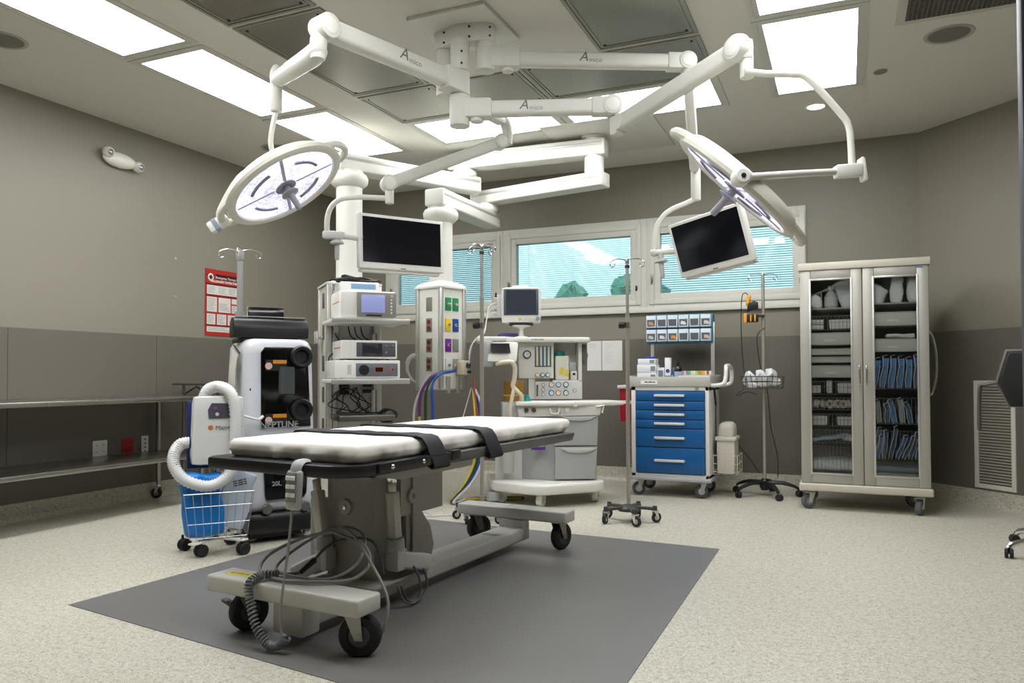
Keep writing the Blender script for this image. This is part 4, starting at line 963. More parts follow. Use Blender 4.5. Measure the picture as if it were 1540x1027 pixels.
# ------------------------------------------------------------------ waste rover (suction unit)
NW = mat('rover_white', '#d3d5da', .3, coat=.3)
t = thing('suction_rover', 'tall white suction rover with glossy black front behind the warmer cart', 'suction unit', (-3.53, 4.01, 0), 56)
def nt(p):
    p = p.copy(); z = (p.z+.55)/1.10                              # 0 bottom 1 top
    p.x *= 1.04-.10*max(0, z-.15); p.y *= 1
    if p.y < 0: p.y += .05*max(0, z-.5)**1.5
    if p.y > 0: p.y -= .16*max(0, z-.4)
    return p
ob('body', G().rbox((0, 0, .735), (.45, .60, 1.10), .07, (12, 12, 20), nt), NW, t)
ob('top_cover', G().span((-.20, -.12, 1.26), (.17, .18, 1.30), .015), BLACK, t)
g = G(); poly = []
for k in range(9): a = R(90+k*90/8); poly.append((-.10+.05*math.cos(a), .44+.05*math.sin(a)))
poly = [(-.125, .72), (-.125, 1.19), (-.10, 1.225), (.14, 1.225), (.17, 1.19), (.19, .72)]
g.prism(poly, -.012, .016, Mx.Translation((0, -.296, 0)) @ rotm(90, 0, 0), bev=.004); g.xf(Mx.Identity(4)); fp = ob('front_window', g, GLOSSBLACK, t)
fp.rotation_euler = (R(-.8), 0, 0); fp.location = (0, -.008, 0)
FM = Mx.Translation((0, -.020, 0)) @ rotm(-.8, 0, 0)
ob('front_window', G().prism([(-.10, .30), (-.09, .27), (.14, .27), (.16, .30), (.17, .50), (-.11, .50)], -.004, .016, Mx.Translation((0, -.302, 0)) @ rotm(90, 0, 0), bev=.004), GLOSSBLACK, t)
g = G(); g.cyl((.035, -.285, .93), (.035, -.285, 1.10), .055, n=22); g.xf(FM); ob('canister', g, mat('canister_smoke', '#4a4f4e', .15), t)
for k, z in enumerate((1.165, .825)):
    g = G(); g.lathe([(.0, .0), (.036, .002), (.040, .012), (.046, .026), (.064, .028), (.072, .018), (.074, .0)], 28, frame_m((.125, -.305, z), (1, 0, 0), (0, -1, 0))); g.xf(FM); pt = ob('suction_port', g, BLACK, t)
    g = G(); g.span((-.10, -.312, z-.09), (.03, -.308, z-.02)); g.xf(FM); lb = ob('instruction_label', g, mat('label_black', '#22201c', .4), t)
    g = G(); g.span((-.055, -.3135, z-.045), (.03, -.3115, z-.022)); g.xf(FM); ob('warning_strip', g, mat('label_orange', '#d38a22', .45), lb)
    g = G(); g.lathe([(0, .002), (.022, .001), (.022, 0)], 18, frame_m((-.082, -.312, z-.06), (1, 0, 0), (0, -1, 0))); g.xf(FM); ob('warning_symbol', g, mat('label_pink', '#d9b7b0', .45), lb)
GT = mat('lettering_grey', '#8f9396', .4)
text('NEPTUNE', .055, GT, t, FM @ frame_m((-.015, -.314, .735), (1, 0, 0), (0, -1, 0)), bold=.0015); text('20L', .04, GT, t, frame_m((-.03, -.3195, .37), (1, 0, 0), (0, -1, 0)), bold=.001)
ob('base_skirt', G().rbox((0, -.01, .125), (.47, .62, .15), .05, (8, 8, 6)), BLACK, t); ob('undercarriage', G().span((-.18, -.22, .02), (.18, .26, .06)), BLACK, t)
many('dock_boss', lambda: G().lathe([(0, .02), (.028, .018), (.034, .008), (.034, 0)], 20, frame_m((0, -.315, 0), (1, 0, 0), (0, -1, 0))), mat('boss_metal', '#8d8b88', .35, .8), t, [(-.09, 0, .215), (.15, 0, .215)])
ob('grip_slot', G().span((-.213, -.318, .21), (-.188, -.29, .30), .01), BLACK, t)
for (x, y, a) in [(-.18, -.20, 10), (.18, -.20, 10), (-.17, .22, 20), (.17, .22, 20)]: caster(t, x, y, .055, .035, .13, a, mat('wheel_white', '#c9c9c9', .5), BLACK)
g = G(); pr = [(.09*math.cos(R(a))*.85, .075*math.sin(R(a))) for a in (0, 35, 70, 110, 145, 180)]; pr = pr + [(-.07, -.06), (.07, -.06)]
g.prism(pr, -.24, .24, Mx.Translation((-.01, -.06, 1.355)) @ Mx(((0, 0, 1, 0), (1, 0, 0, 0), (0, 1, 0, 0), (0, 0, 0, 1))), bev=.008); ob('control_pod', g, BLACK, t)
ob('pod_edge', G().span((-.23, -.09, 1.431), (.22, -.06, 1.436), .002), LGREY, t)
g = G(); g.rbox((.0, .07, 1.45), (.24, .02, .12), .009, (6, 4, 6), None, rotm(-8, 0, 0)); ob('display', g, GLOSSBLACK, t); ob('display_trim', G().tube([(-.12, .075, 1.42), (-.118, .085, 1.505), (.118, .085, 1.505), (.12, .075, 1.42)], .004, 6), WHITE, t)
def iv_hooks(root, x, y, z, n=4, span=.13, m=CHROME, a0=20, drop=.045):
    for k in range(n):
        a = R(a0+k*360/n); d = V((math.cos(a), math.sin(a), 0)); c = V((x, y, z))
        ob('hook', G().tube([c, c+d*span*.5+V((0, 0, .012)), c+d*span*.85+V((0, 0, .004)), c+d*span*1.05+V((0, 0, -.015)), c+d*span+V((0, 0, -drop)), c+d*span*.8+V((0, 0, -drop*.9)), c+d*span*.78+V((0, 0, -drop*.45))], .004, 6, smooth=4), m, root)
ob('pole', G().cyl((-.16, .12, 1.25), (-.16, .12, 1.86), .020, n=16), mat('pole_grey', '#a9a9a6', .4, .3), t); ob('pole_collar', G().cyl((-.16, .12, 1.43), (-.16, .12, 1.475), .03, n=16), mat('pole_grey'), t)
ob('pole_top', G().cyl((-.16, .12, 1.82), (-.16, .12, 1.89), .027, n=16, bev=.006), mat('pole_grey'), t); iv_hooks(t, -.16, .12, 1.885, 4, .13, CHROME, -20)
g = G(); g.ribbon([(-.245, -.13, 1.20), (-.262, -.135, 1.10), (-.265, -.13, 1.0)], (0, 1, .25), .15, .003); ob('instruction_card', g, mat('card_paper', '#d5d2c8', .6), t); ob('card_rail', G().tube([(-.235, -.21, 1.19), (-.235, -.05, 1.245)], .006, 6), DARKSTEEL, t)
ob('tie_strap', G().tube([(-.30, -.36, .83), (-.23, -.37, .80), (-.15, -.345, .78), (-.12, -.34, .80)], .009, 6, smooth=4), WHITE, t); ob('drain_mark', G().span((-.19, -.288, .955), (-.15, -.283, .97)), BLACK, t)

# ------------------------------------------------------------------ forced-air warmer on a basket cart
t = thing('patient_warmer', 'white air warmer with ribbed hose on a small basket cart', 'patient warmer', (-3.455, 3.48, 0), 50)
WM = mat('warmer_white', '#dbdbd9', .35)
g = G(); g.rbox((0, -.06, .73), (.29, .13, .40), .025, (6, 6, 8), lambda p: V((p.x*(1.0-.04*(p.z/.2)), p.y, p.z))); ob('housing', g, WM, t); ob('rear_cover', G().span((-.165, .0, .50), (.10, .03, .90), .01), mat('navy_plastic', '#142a66', .5), t)
g = G(); g.prism([(-.055, .80), (.12, .80), (.115, .885), (-.04, .89), (-.06, .85)], -.002, .004, Mx.Translation((0, -.126, 0)) @ rotm(90, 0, 0)); ob('control_panel', g, mat('panel_plum', '#4c4857', .4), t)
for x, z, c in ((-.02, .86, '#7a4f86'), (-.01, .825, '#cfcfcf')): ob('panel_button', G().cyl((x, -.133, z), (x, -.128, z), .010, n=14), mat('btn'+c[1:], c, .4), t)
text('Mistral-Air', .034, DGREY, t, frame_m((.055, -.1275, .745), (1, 0, 0), (0, -1, 0))); ob('logo_disc', G().lathe([(0, .002), (.014, .0015), (.014, 0)], 18, frame_m((-.045, -.1265, .748), (1, 0, 0), (0, -1, 0))), mat('logo_orange', '#c9793a', .5), t)
P = smooth_path([(-.14, -.06, .66), (-.20, -.07, .655), (-.238, -.10, .60), (-.236, -.13, .53), (-.18, -.155, .455), (-.06, -.17, .415), (.04, -.17, .46), (.078, -.165, .55), (.088, -.165, .70), (.084, -.16, .86), (.06, -.14, .95), (.0, -.09, .985), (-.055, -.05, .965), (-.075, -.04, .92)], 12)
ob('air_hose', G().tube(P, [.029+.006*(i % 2) for i in range(len(P))], 16), WM, t, ang=80); ob('hose_cuff', G().cyl((-.155, -.06, .66), (-.135, -.06, .66), .036, n=18), mat('navy_plastic'), t)
ob('pole', G().cyl((0, .03, .09), (0, .03, .60), .016, n=12), CHROME, t); 
W_ = mat('chrome_wire', '#a9a9a7', .3, .8)
g = G()
for z, k in ((.375, 1.0), (.30, .95), (.20, .88), (.115, .82)):
    pts = [(-.19*k, -.17*k-.02), (.19*k, -.17*k-.02), (.19*k, .10*k), (-.19*k, .10*k)]
    g.tube([(x, y, z) for x, y in pts], .0024 if z < .37 else .0036, 5, closed=True)
for q in range(9):
    u = -1+q/4
    g.tube([(u*.19, -.19, .375), (u*.156, -.16, .115), (u*.156, .08, .115), (u*.19, .10, .375)], .0022, 5)
for q in range(6):
    v = q/5; 
    for sx in (-1, 1): g.tube([(sx*.19, -.19+v*.29, .375), (sx*.156, -.16+v*.24, .115)], .002, 4)
stuff(ob('basket', g, W_, t))
g = G(); 
for a in (0, 90): g.box((0, -.02, .088), (.42, .05, .012), rotm(0, 0, a+45), .005)
ob('base_frame', g, WARM, t)
for p in [(-3.66, 3.42), (-3.44, 3.335), (-3.255, 3.475), (-3.53, 3.66)]:
    l = MW[t.name].inverted() @ V((p[0], p[1], 0)); caster(t, l.x, l.y, .036, .052, .095, 30, RUBBER, BLACK, True)
def crinkle(a, s): return lambda p: p + V((noise.noise(p*s), noise.noise(p*s+V((9, 0, 0))), noise.noise(p*s+V((0, 9, 0)))))*a
wm = MW[t.name]
o = ob('drape_pack', G().rbox((0, 0, 0), (.22, .10, .36), .025, (10, 6, 14), crinkle(.018, 9)), mat('drape_blue', '#1479c9', .35, bump=.3, bscale=30), None, loc=wm @ V((-.085, -.085, .305)), rot=(R(2), R(-4), R(50))); tag(o, 'bright blue plastic-wrapped drape pack in the wire basket', 'package')
o = ob('blanket_pack', G().rbox((0, 0, 0), (.17, .07, .34), .02, (10, 6, 14), crinkle(.02, 8)), mat('pack_pale', '#b9c6d2', .4, bump=.3, bscale=30), None, loc=wm @ V((.10, -.07, .325)), rot=(R(3), R(14), R(50))); tag(o, 'pale clear-wrapped blanket pack leaning in the wire basket', 'package')
print_bars(o, frame_m((-.01, -.048, .11), (1, 0, .45), (0, -1, 0)), .075, .008, DGREY, rows=3)

# ------------------------------------------------------------------ stainless tables at the left wall
t = thing('work_table', 'long stainless steel table with lower shelf along the left wall', 'table', (-5.175, 3.0, 0))
ob('tabletop', G().span((-.285, -1.7, .845), (.295, 1.90, .88), .006), STEEL, t); ob('lower_shelf', G().span((-.27, -1.65, .375), (.295, 1.84, .41), .006), STEEL, t)
for x in (-.245, .25):
    for y in (-1.6, 0.1, 1.80):
        if y == .1: continue
        ob('leg', G().cyl((x, y, .11), (x, y, .85), .019, n=14), STEEL, t); caster(t, x, y, .045, .03, .115, 200 if x < 0 else 230, RUBBER, CHROME)
t = thing('instrument_stand', 'narrow steel instrument stand in the left wall corner behind the table', 'stand', (-5.20, 5.20, 0))
ob('tray_top', G().rbox((0, 0, .975), (.42, .55, .022), .010, (4, 4, 2)), DARKSTEEL, t)
for x, y in ((-.15, -.2), (.15, -.2), (-.15, .2), (.15, .2)): ob('leg', G().cyl((x, y, .08), (x, y, .965), .012, n=12), DARKSTEEL, t)
for y in (-.2, .2): ob('brace', G().tube([(-.15, y, .88), (0, y, .955), (.15, y, .88)], .007, 6), DARKSTEEL, t); ob('foot_bar', G().box((0, y, .08), (.36, .03, .02), None, .004), DARKSTEEL, t)
for x, y in ((-.15, -.2), (.15, -.2), (-.15, .2), (.15, .2)): caster(t, x, y, .03, .022, .075, 30, RUBBER, CHROME)
# ------------------------------------------------------------------ anaesthesia machine
AW = mat('machine_white', '#dcdad3', .38); AG = mat('machine_grey', '#a8a9a8', .42); AL = mat('machine_panel', '#c4c4c2', .42)
t = thing('anaesthesia_machine', 'white anaesthesia machine with grey drawers and gauges below the window', 'anaesthesia machine', (-2.357, 6.008, 0), 28)
base = [(-.45, .28), (-.46, -.10), (-.42, -.22), (-.14, -.45), (-.08, -.475), (.0, -.47), (.40, -.34), (.47, -.28), (.49, -.18), (.49, .28)]
ob('base', G().prism(base, .105, .19, bev=.022, seg=3), AW, t)
for (x, y, a) in [(-.37, -.12, 20), (-.06, -.36, 60), (.42, -.16, 80), (.42, .2, 10), (-.37, .2, 10)]: caster(t, x, y, .05, .05, .11, a, WHITE, LGREY, hub=WHITE)
ob('pedestal', G().prism([(-.20, .26), (-.20, -.10), (.08, -.24), (.42, -.24), (.42, .26)], .19, .735, bev=.006), AG, t)
for z0, z1, w in ((.205, .465, .004), (.475, .725, .0)):
    dr = ob('drawer', G().prism([(.07+w, z0), (.42-w*5, z0), (.43-w*2, z1), (.075, z1)], .24, .272, rotm(90, 0, 0), bev=.006), AG, t)
    ob('drawer_pull', G().prism([(.12, z1-.012), (.41, z1-.012), (.36, z1-.042), (.27, z1-.052), (.18, z1-.042)], .270, .288, rotm(90, 0, 0), bev=.006), AL, dr)
g = G(); g.rbox((.20, -.10, .815), (.90, .46, .04), .018, (10, 8, 3), lambda p: V((p.x, p.y*(1-.35*max(0, p.x/.45)), p.z))); ob('worktop', g, AW, t)
ob('apron', G().prism([(-.22, .71), (.44, .72), (.46, .80), (-.23, .80)], .14, .29, rotm(90, 0, 0), bev=.008), AW, t)
ob('left_module', G().span((-.34, -.22, .62), (-.215, .15, .82), .006), AL, t)
for x in (-.16, -.10): ob('connector_port', G().lathe([(.008, .004), (.012, .014), (.018, .014), (.020, 0)], 16, frame_m((x, -.29, .765), (1, 0, 0), (0, -1, 0))), DARKSTEEL, t)
g = G(); g.tube([(.03, -.30, .785), (.04, -.31, .74), (.09, -.31, .735), (.11, -.30, .785)], .010, 8, smooth=4); ob('flush_guard', g, AW, t); ob('flush_button', G().box((.10, -.295, .75), (.03, .02, .028), None, .004), BLACK, t)
ob('adjust_knob', G().lathe([(0, .012), (.02, .010), (.024, 0)], 18, frame_m((.17, -.29, .762), (1, 0, 0), (0, -1, 0))), WHITE, t); ob('handle_boss', G().lathe([(0, .014), (.02, .012), (.026, 0)], 18, frame_m((.235, -.315, .81), (1, 0, 0), (0, -1, 0))), AW, t)
g = G(); g.tube([(.41, -.30, .79), (.47, -.30, .80), (.455, -.30, .74)], .009, 8); ob('side_hook', g, AW, t)
# upper cabinet
g = G(); g.span((-.20, -.05, 1.02), (.095, .20, 1.32), .004); g.span((.095, .10, .845), (.325, .20, 1.32), .002); g.span((.305, -.05, .845), (.335, .20, 1.32), .004); g.span((.085, -.05, .99), (.335, .20, 1.005)); ob('upper_cabinet', g, AW, t)
ob('gauge_panel', G().span((-.06, -.055, .845), (.335, .05, .992), .004), AL, t); ob('upright', G().span((-.115, -.03, .845), (-.06, .15, 1.03), .004), AW, t)
ob('top_shelf', G().prism([(-.54, .12), (-.55, -.20), (-.50, -.24), (-.32, -.24), (-.24, -.14), (.38, -.14), (.40, -.10), (.40, .22), (-.54, .22)], 1.32, 1.362, bev=.012), AW, t)
print_bars(t, frame_m((-.05, -.1405, 1.342), (1, 0, 0), (0, -1, 0)), .10, .010, MGREY, (.12, .35, .4))
ob('flowmeter_window', G().span((-.065, -.054, 1.115), (.075, -.046, 1.29), .003), mat('flow_dark', '#6f716c', .3), t)
for k, c in enumerate(('#d6d3bd', '#c9d6dc', '#bfd4dc', '#c6d8cd')): ob('flow_tube', G().cyl((-.045+k*.032, -.058, 1.125), (-.045+k*.032, -.058, 1.285), .009, n=12), mat('tube_'+c[1:], c, .25), t)
for k, c in enumerate(('#c9b04a', '#3a74b0', '#2b7a4c')):
    o = ob('flow_knob', G().lathe([(0, .022), (.012, .022), (.015, .008), (.018, .006), (.020, 0)], 18, frame_m((-.045+k*.044, -.055, 1.048), (1, 0, 0), (0, -1, 0))), AW, t); ob('knob_ring', G().lathe([(.012, .009), (.0185, .009), (.0205, .003)], 18, frame_m((-.045+k*.044, -.055, 1.048), (1, 0, 0), (0, -1, 0))), mat('ring_'+c[1:], c, .45), o)
def dial(x, z, r, c, y=-.056):
    o = ob('pressure_gauge', G().lathe([(0, .006), (r*.85, .006), (r*.9, .010), (r, .009), (r*1.05, 0)], 22, frame_m((x, y, z), (1, 0, 0), (0, -1, 0))), mat('ring_'+c[1:], c, .45), t)
    ob('gauge_face', G().lathe([(0, .0075), (r*.72, .0075), (r*.72, .005)], 20, frame_m((x, y, z), (1, 0, 0), (0, -1, 0))), mat('gauge_white', '#dcdcd8', .4), o)
    ob('gauge_needle', G().box((x+r*.15, y-.0085, z+r*.15), (r*.7, .001, r*.1), rotm(0, -40, 0)), BLACK, o)
for x, z, c in [(.075, .968, '#b9a05a'), (.133, .968, '#4f7fb0'), (.197, .968, '#2f7f55'), (.075, .898, '#4f7fb0'), (.133, .898, '#c08a4a'), (.197, .898, '#2f7f55')]: dial(x, z, .023, c)
for x, z in ((.005, .965), (.005, .925), (.005, .885), (.27, .918)): dial(x, z, .015, '#8f8f8c')
dial(-.13, 1.22, .034, '#4a4a4a', -.053)
g = G(); g.cyl((-.045, -.062, .87), (-.045, -.062, .955), .007, n=8); g.box((-.045, -.065, .96), (.014, .016, .012)); ob('bobbin_tube', g, DARKSTEEL, t)
# vaporiser, kept in the nook
v = thing('vaporiser', 'cream vaporiser with teal top and yellow tags inside the machine nook', 'vaporiser', tuple(MW[t.name] @ V((.17, .02, 1.005))), 28)
ob('body', G().span((-.06, -.07, .0), (.055, .06, .205), .012), CREAM, v); ob('dial', G().cyl((-.015, -.0, .205), (-.015, 0, .245), .045, n=20, bev=.006), mat('teal_cap', '#0f7a72', .4), v)
for x0, z0 in ((-.01, .075), (.038, .06)): ob('yellow_tag', G().box((x0, -.073, z0), (.03, .003, .055), rotm(0, 12, 0)), mat('tag_yellow', '#d9c42c', .5), v)
v = thing('absorber_cassette', 'small white cassette beside the cream vaporiser', 'cassette', tuple(MW[t.name] @ V((.27, .02, 1.005))), 28)
ob('body', G().span((-.03, -.05, 0), (.028, .05, .075), .006), AW, v); ob('cover', G().span((-.035, -.01, .075), (.03, .05, .15), .006), AL, v); ob('label_mark', G().box((0, -.0515, .05), (.02, .002, .02)), BLACK, v)
# ventilator display arm
g = G(); g.rbox((-.345, -.23, 1.235), (.24, .07, .165), .018, (6, 4, 6), lambda p: V((p.x+.12*p.z, p.y-.25*p.z*-1, p.z))); ob('ventilator_display', g, AW, t)
g = G(); g.prism([(-.095, -.02), (.06, -.02), (.05, .06), (-.10, .06)], -.003, .003, Mx.Translation((-.345, -.279, 1.245)) @ rotm(90-14, 0, 0)); ob('ventilator_screen', g, SCREEN, t)
ob('display_bracket', G().rbox((-.47, -.20, 1.22), (.10, .13, .22), .03, (4, 4, 6)), AG, t)
# breathing tube and bellows
BT = mat('breathing_tube', '#d8cdb2', .4)
P = smooth_path([(-.40, -.25, 1.14), (-.34, -.28, 1.15), (-.275, -.28, 1.15), (-.25, -.27, 1.10), (-.255, -.26, 1.01), (-.265, -.26, .96), (-.235, -.27, .92), (-.20, -.27, .88), (-.195, -.25, .84)], 10)
ob('breathing_tube', G().tube(P, [.017+.004*(i % 2) for i in range(len(P))], 12), BT, t, ang=80)
ob('breathing_tube', G().tube([(-.255, -.27, .95), (-.275, -.28, .86), (-.29, -.28, .78), (-.285, -.27, .70), (-.285, -.25, .60)], .016, 10, smooth=6), BT, t)
ob('bellows_housing', G().cyl((-.24, -.05, .83), (-.24, -.05, 1.0), .085, n=24, bev=.006), mat('bellows_amber', '#8a6a26', .2), t); ob('bellows_ring', G().cyl((-.24, -.05, .875), (-.24, -.05, .885), .088, n=24), mat('ring_brass', '#c9a24a', .4), t)
ob('valve_cap', G().lathe([(.034, .835), (.03, .86), (.02, .862), (.018, .88), (0, .882)], 18, Mx.Translation((-.145, -.20, 0))), mat('teal_valve', '#1f9a8c', .35), t)
# suction canisters
for x, y, z0, z1, r, c in [(-.30, -.17, .25, .50, .055, '#dedede')]: ob('suction_canister', G().cyl((x, y, z0), (x, y, z1), r*.85, r, n=22, bev=.004), translucent_mat('canister_clear', '#d6d7d3', .4), t); ob('canister_lid', G().cyl((x, y, z1), (x, y, z1+.018), r+.006, n=22, bev=.004), AW, t)
ob('absorber_canister', G().cyl((-.06, -.25, .455), (-.06, -.25, .58), .05, n=22), MATS['canister_clear'], t); ob('absorber_ring', G().cyl((-.06, -.25, .445), (-.06, -.25, .47), .058, n=22, bev=.003), mat('purple_ring', '#5b2a8a', .4), t)
ob('canister_panel', G().prism([(-.40, .19), (-.10, .19), (-.13, .60), (-.40, .60)], .08, .11, rotm(90, 0, 0)), AW, t)
ob('floor_cup', G().cyl((-.42, -.16, .03), (-.42, -.16, .10), .06, n=20), AG, t)
# patient monitor
o = thing('patient_monitor', 'white patient monitor with dark screen on the anaesthesia machine', 'monitor', tuple(MW[t.name] @ V((-.175, -.02, 1.362))), 22)
ob('stand', G().lathe([(.06, 0), (.055, .008), (.022, .014), (.018, .07), (.03, .085), (.075, .092), (.08, .102), (0, .102)], 20), AW, o); ob('tray', G().box((0, .01, .11), (.20, .14, .014), None, .004), BLACK, o)
g = G(); g.rbox((0, .0, .27), (.33, .12, .30), .022, (6, 6, 6)); ob('housing', g, AW, o); ob('carry_handle', G().prism([(-.10, .41), (.09, .41), (.06, .437), (-.07, .437)], -.03, .03, rotm(90, 0, 0), bev=.006), AW, o)
ob('screen_surround', G().span((-.145, -.064, .185), (.145, -.058, .405), .003), mat('surround_slate', '#4d525c', .4), o); ob('screen', G().span((-.125, -.0665, .195), (.125, -.063, .395)), mat('screen_grey', '#3a3e48', .12), o)
many('key', lambda: G().cyl((0, -.066, 0), (0, -.06, 0), .006, n=10), LGREY, o, [(.04+k*.024, 0, .153) for k in range(4)]); ob('alarm_light', G().box((-.01, -.062, .156), (.022, .005, .014)), mat('alarm_yellow', '#d8c22a', .4), o)
ob('trim_knob', G().lathe([(0, .014), (.012, .012), (.016, 0)], 16, frame_m((.142, -.06, .158), (1, 0, 0), (0, -1, 0))), mat('knob_blue', '#7f95a6', .4), o)
ob('side_module', G().span((-.205, -.03, .17), (-.163, .05, .36), .006), AL, o); many('lead_plug', lambda: G().cyl((-.225, 0, 0), (-.20, 0, 0), .010, n=10), LGREY, o, [(0, 0, .33), (0, 0, .29), (0, 0, .24), (0, 0, .20)])
for k in range(3): ob('lead', G().tube([(-.225, 0, .29-.04*k), (-.27, -.02, .26-.04*k), (-.29, -.05, .15), (-.31, -.08, .03+.01*k), (-.40, -.12, -.05), (-.43, -.14, -.14-.04*k)], .005, 6, smooth=5), mat('lead_grey', '#c9c9c6', .45), o)
o = thing('purple_cuff', 'folded purple blood pressure cuff on top of the machine', 'cuff', tuple(MW[t.name] @ V((-.28, .06, 1.362))), 35); ob('cuff_fold', G().rbox((0, 0, .022), (.17, .11, .042), .018, (8, 6, 4), crinkle(.008, 18)), mat('cuff_purple', '#4f4a86', .6), o); ob('cuff_tail', G().rbox((.15, .02, .012), (.10, .07, .022), .009, (6, 4, 3), crinkle(.006, 20)), mat('cuff_purple'), o)
o = tag(ob('glove_cover', G().rbox((0, 0, 0), (.045, .05, .17), .014, (6, 4, 8), crinkle(.022, 14)), mat('cover_grey', '#55524d', .7), None, loc=MW[t.name] @ V((.36, -.02, 1.22)), rot=(0, 0, R(28))), 'dark grey folded cover hanging at the right side of the machine', 'cover')

# ------------------------------------------------------------------ drip stands
PS = mat('pole_steel', '#b3ada1', .32, .55)
def drip_stand(label, x, y, top, legs, rad, a0, knob_z, rz=0, black=True, wheel_r=.032, hooks=4, h0=20):
    t = thing('drip_stand', label, 'drip stand', (x, y, 0), rz, 'drip stands')
    ob('pole', G().cyl((0, 0, .10), (0, 0, top-.38 if knob_z else top), .0145, n=16), PS, t)
    if knob_z:
        ob('inner_pole', G().cyl((0, 0, top-.40), (0, 0, top), .0115, n=14), PS, t)
        g = G(); g.cyl((0, 0, knob_z-.02), (0, 0, knob_z+.02), .021, n=14); ob('clamp_collar', g, CHROME, t); g = G()
        g.cyl((-.02, -.01, knob_z), (-.06, -.02, knob_z), .024, n=7, bev=.004); ob('clamp_knob', g, BLACK, t)
        ob('top_collar', G().cyl((0, 0, top-.06), (0, 0, top-.04), .017, n=14), BLACK, t)
    iv_hooks(t, 0, 0, top-.005, hooks, .115, CHROME, h0); ob('pole_tip', G().cyl((0, 0, top-.03), (0, 0, top+.012), .014, n=12, bev=.004), CHROME, t)
    return t
def base_low(t, n, rad, a0, m, r, top):
    ob('hub', G().lathe([(0, .075), (.075, .078), (.078, .10), (.05, .118), (.02, .125), (0, .125)], 20), m, t)
    for k in range(n):
        a = R(a0+k*360/n); d = V((math.cos(a), math.sin(a), 0))
        g = G(); beam(g, d*.03+V((0, 0, .105)), d*rad+V((0, 0, .098)), .045, .018, .005); g.cyl(d*rad+V((0, 0, .085)), d*rad+V((0, 0, .118)), .016, n=12); ob('leg', g, m, t)
        caster(t, d.x*rad, d.y*rad, r, .024, .088, math.degrees(a)+40, RUBBER, CHROME, hub=LGREY)
BASEDK = mat('base_charcoal', '#3c3b3a', .45)
t = drip_stand('steel drip stand in front of the blue drug cart', -1.435, 5.345, 1.875, 5, .20, 0, 1.405, 0, h0=15); base_low(t, 5, .185, 10, BASEDK, .037, .1)
t = drip_stand('steel drip stand between the table end and the anaesthesia machine', -2.425, 4.99, 1.99, 5, .20, 0, 1.41, 0, h0=-10); base_low(t, 5, .185, -100, BASEDK, .032, .1)
t = drip_stand('drip stand with wire basket and yellow device beside the cabinet', -.655, 6.93, 1.915, 5, .28, 0, 0, 0, hooks=2, h0=15)
ob('hub', G().lathe([(0, .045), (.03, .05), (.045, .09), (.03, .14), (.02, .15)], 18), BLACK, t)
for k in range(5):
    a = R(-62+k*72); d = V((math.cos(a), math.sin(a), 0))
    ob('leg', G().tube([d*.02+V((0, 0, .115)), d*.14+V((0, 0, .115)), d*.24+V((0, 0, .088)), d*.275+V((0, 0, .068))], [.026, .024, .021, .018, .016], 8, smooth=4, flat=.7), BLACK, t); caster(t, d.x*.275, d.y*.275, .028, .045, .068, math.degrees(a)+30, RUBBER, BLACK, True)
WIRE = mat('black_wire', '#1f1f1f', .4, .3)
g = G()
for z, k in ((1.03, 1), (.985, .96), (.93, .9)): g.tube([(-.18*k+.01, -.17, z), (.16*k+.01, -.17, z), (.16*k+.01, -.02, z), (-.18*k+.01, -.02, z)], .004, 5, closed=True)
for q in range(9):
    u = q/8; g.tube([(-.17+u*.34, -.17, 1.03), (-.15+u*.31, -.165, .93), (-.15+u*.31, -.025, .93), (-.17+u*.34, -.02, 1.03)], .0022, 4)
g.tube([(-.09, -.178, 1.05), (-.09, -.18, .99), (.09, -.18, .99), (.09, -.178, 1.05)], .003, 5)
stuff(ob('basket', g, WIRE, t)); ob('basket_clamp', G().box((0, -.012, .98), (.05, .05, .05), None, .006), BLACK, t)
for k, dx in enumerate((-.09, 0, .08)):
    o = ob('supply_bag', G().rbox((0, 0, 0), (.11, .10, .13), .03, (8, 8, 8), crinkle(.04, 13)), mat('bag_white', '#cfd1d1', .35), None, loc=(-.655+dx, 6.84, 1.0+.01*k), rot=(0, 0, .4*k)); tag(o, ['left crumpled clear bag in the wire basket of the drip stand', 'middle crumpled clear bag in the wire basket of the drip stand', 'right crumpled clear bag in the wire basket of the drip stand'][k], 'bag', 'clear bags in the drip stand basket')
o = thing('vein_finder', 'black and yellow handheld scanner clamped on the drip stand', 'medical device', (-.75, 6.88, 1.50)); YEL = mat('device_yellow', '#e0981c', .4)
ob('cradle', G().box((.01, 0, .035), (.10, .05, .07), None, .008), BLACK, o); ob('cradle_side', G().box((-.045, -.005, .035), (.026, .056, .085), None, .006), YEL, o); many('cradle_stripe', lambda: G().box((0, -.027, .035), (.010, .004, .06)), YEL, o, [(.0, 0, 0), (.035, 0, 0)])
ob('scanner_head', G().prism([(-.035, .09), (.06, .12), (.058, .17), (.03, .185), (-.02, .165)], -.03, .03, rotm(90, 0, 0), bev=.008), BLACK, o); ob('scanner_grip', G().rbox((-.02, 0, .19), (.035, .03, .10), .014, (4, 4, 6), None, rotm(0, 12, 0)), YEL, o); ob('clamp_arm', G().box((.075, .02, .055), (.07, .025, .02), None, .004), BLACK, o)
tag(ob('scanner_cord', G().tube([(-.775, 6.88, 1.74), (-.80, 6.87, 1.755), (-.825, 6.86, 1.70), (-.83, 6.85, 1.40), (-.81, 6.83, 1.10), (-.79, 6.80, .95), (-.86, 6.78, .88), (-.84, 6.76, .87), (-.78, 6.76, .90), (-.70, 6.77, .88)], .004, 6, smooth=8), BLACK), 'black cord hanging from the yellow scanner to the basket', 'cord')
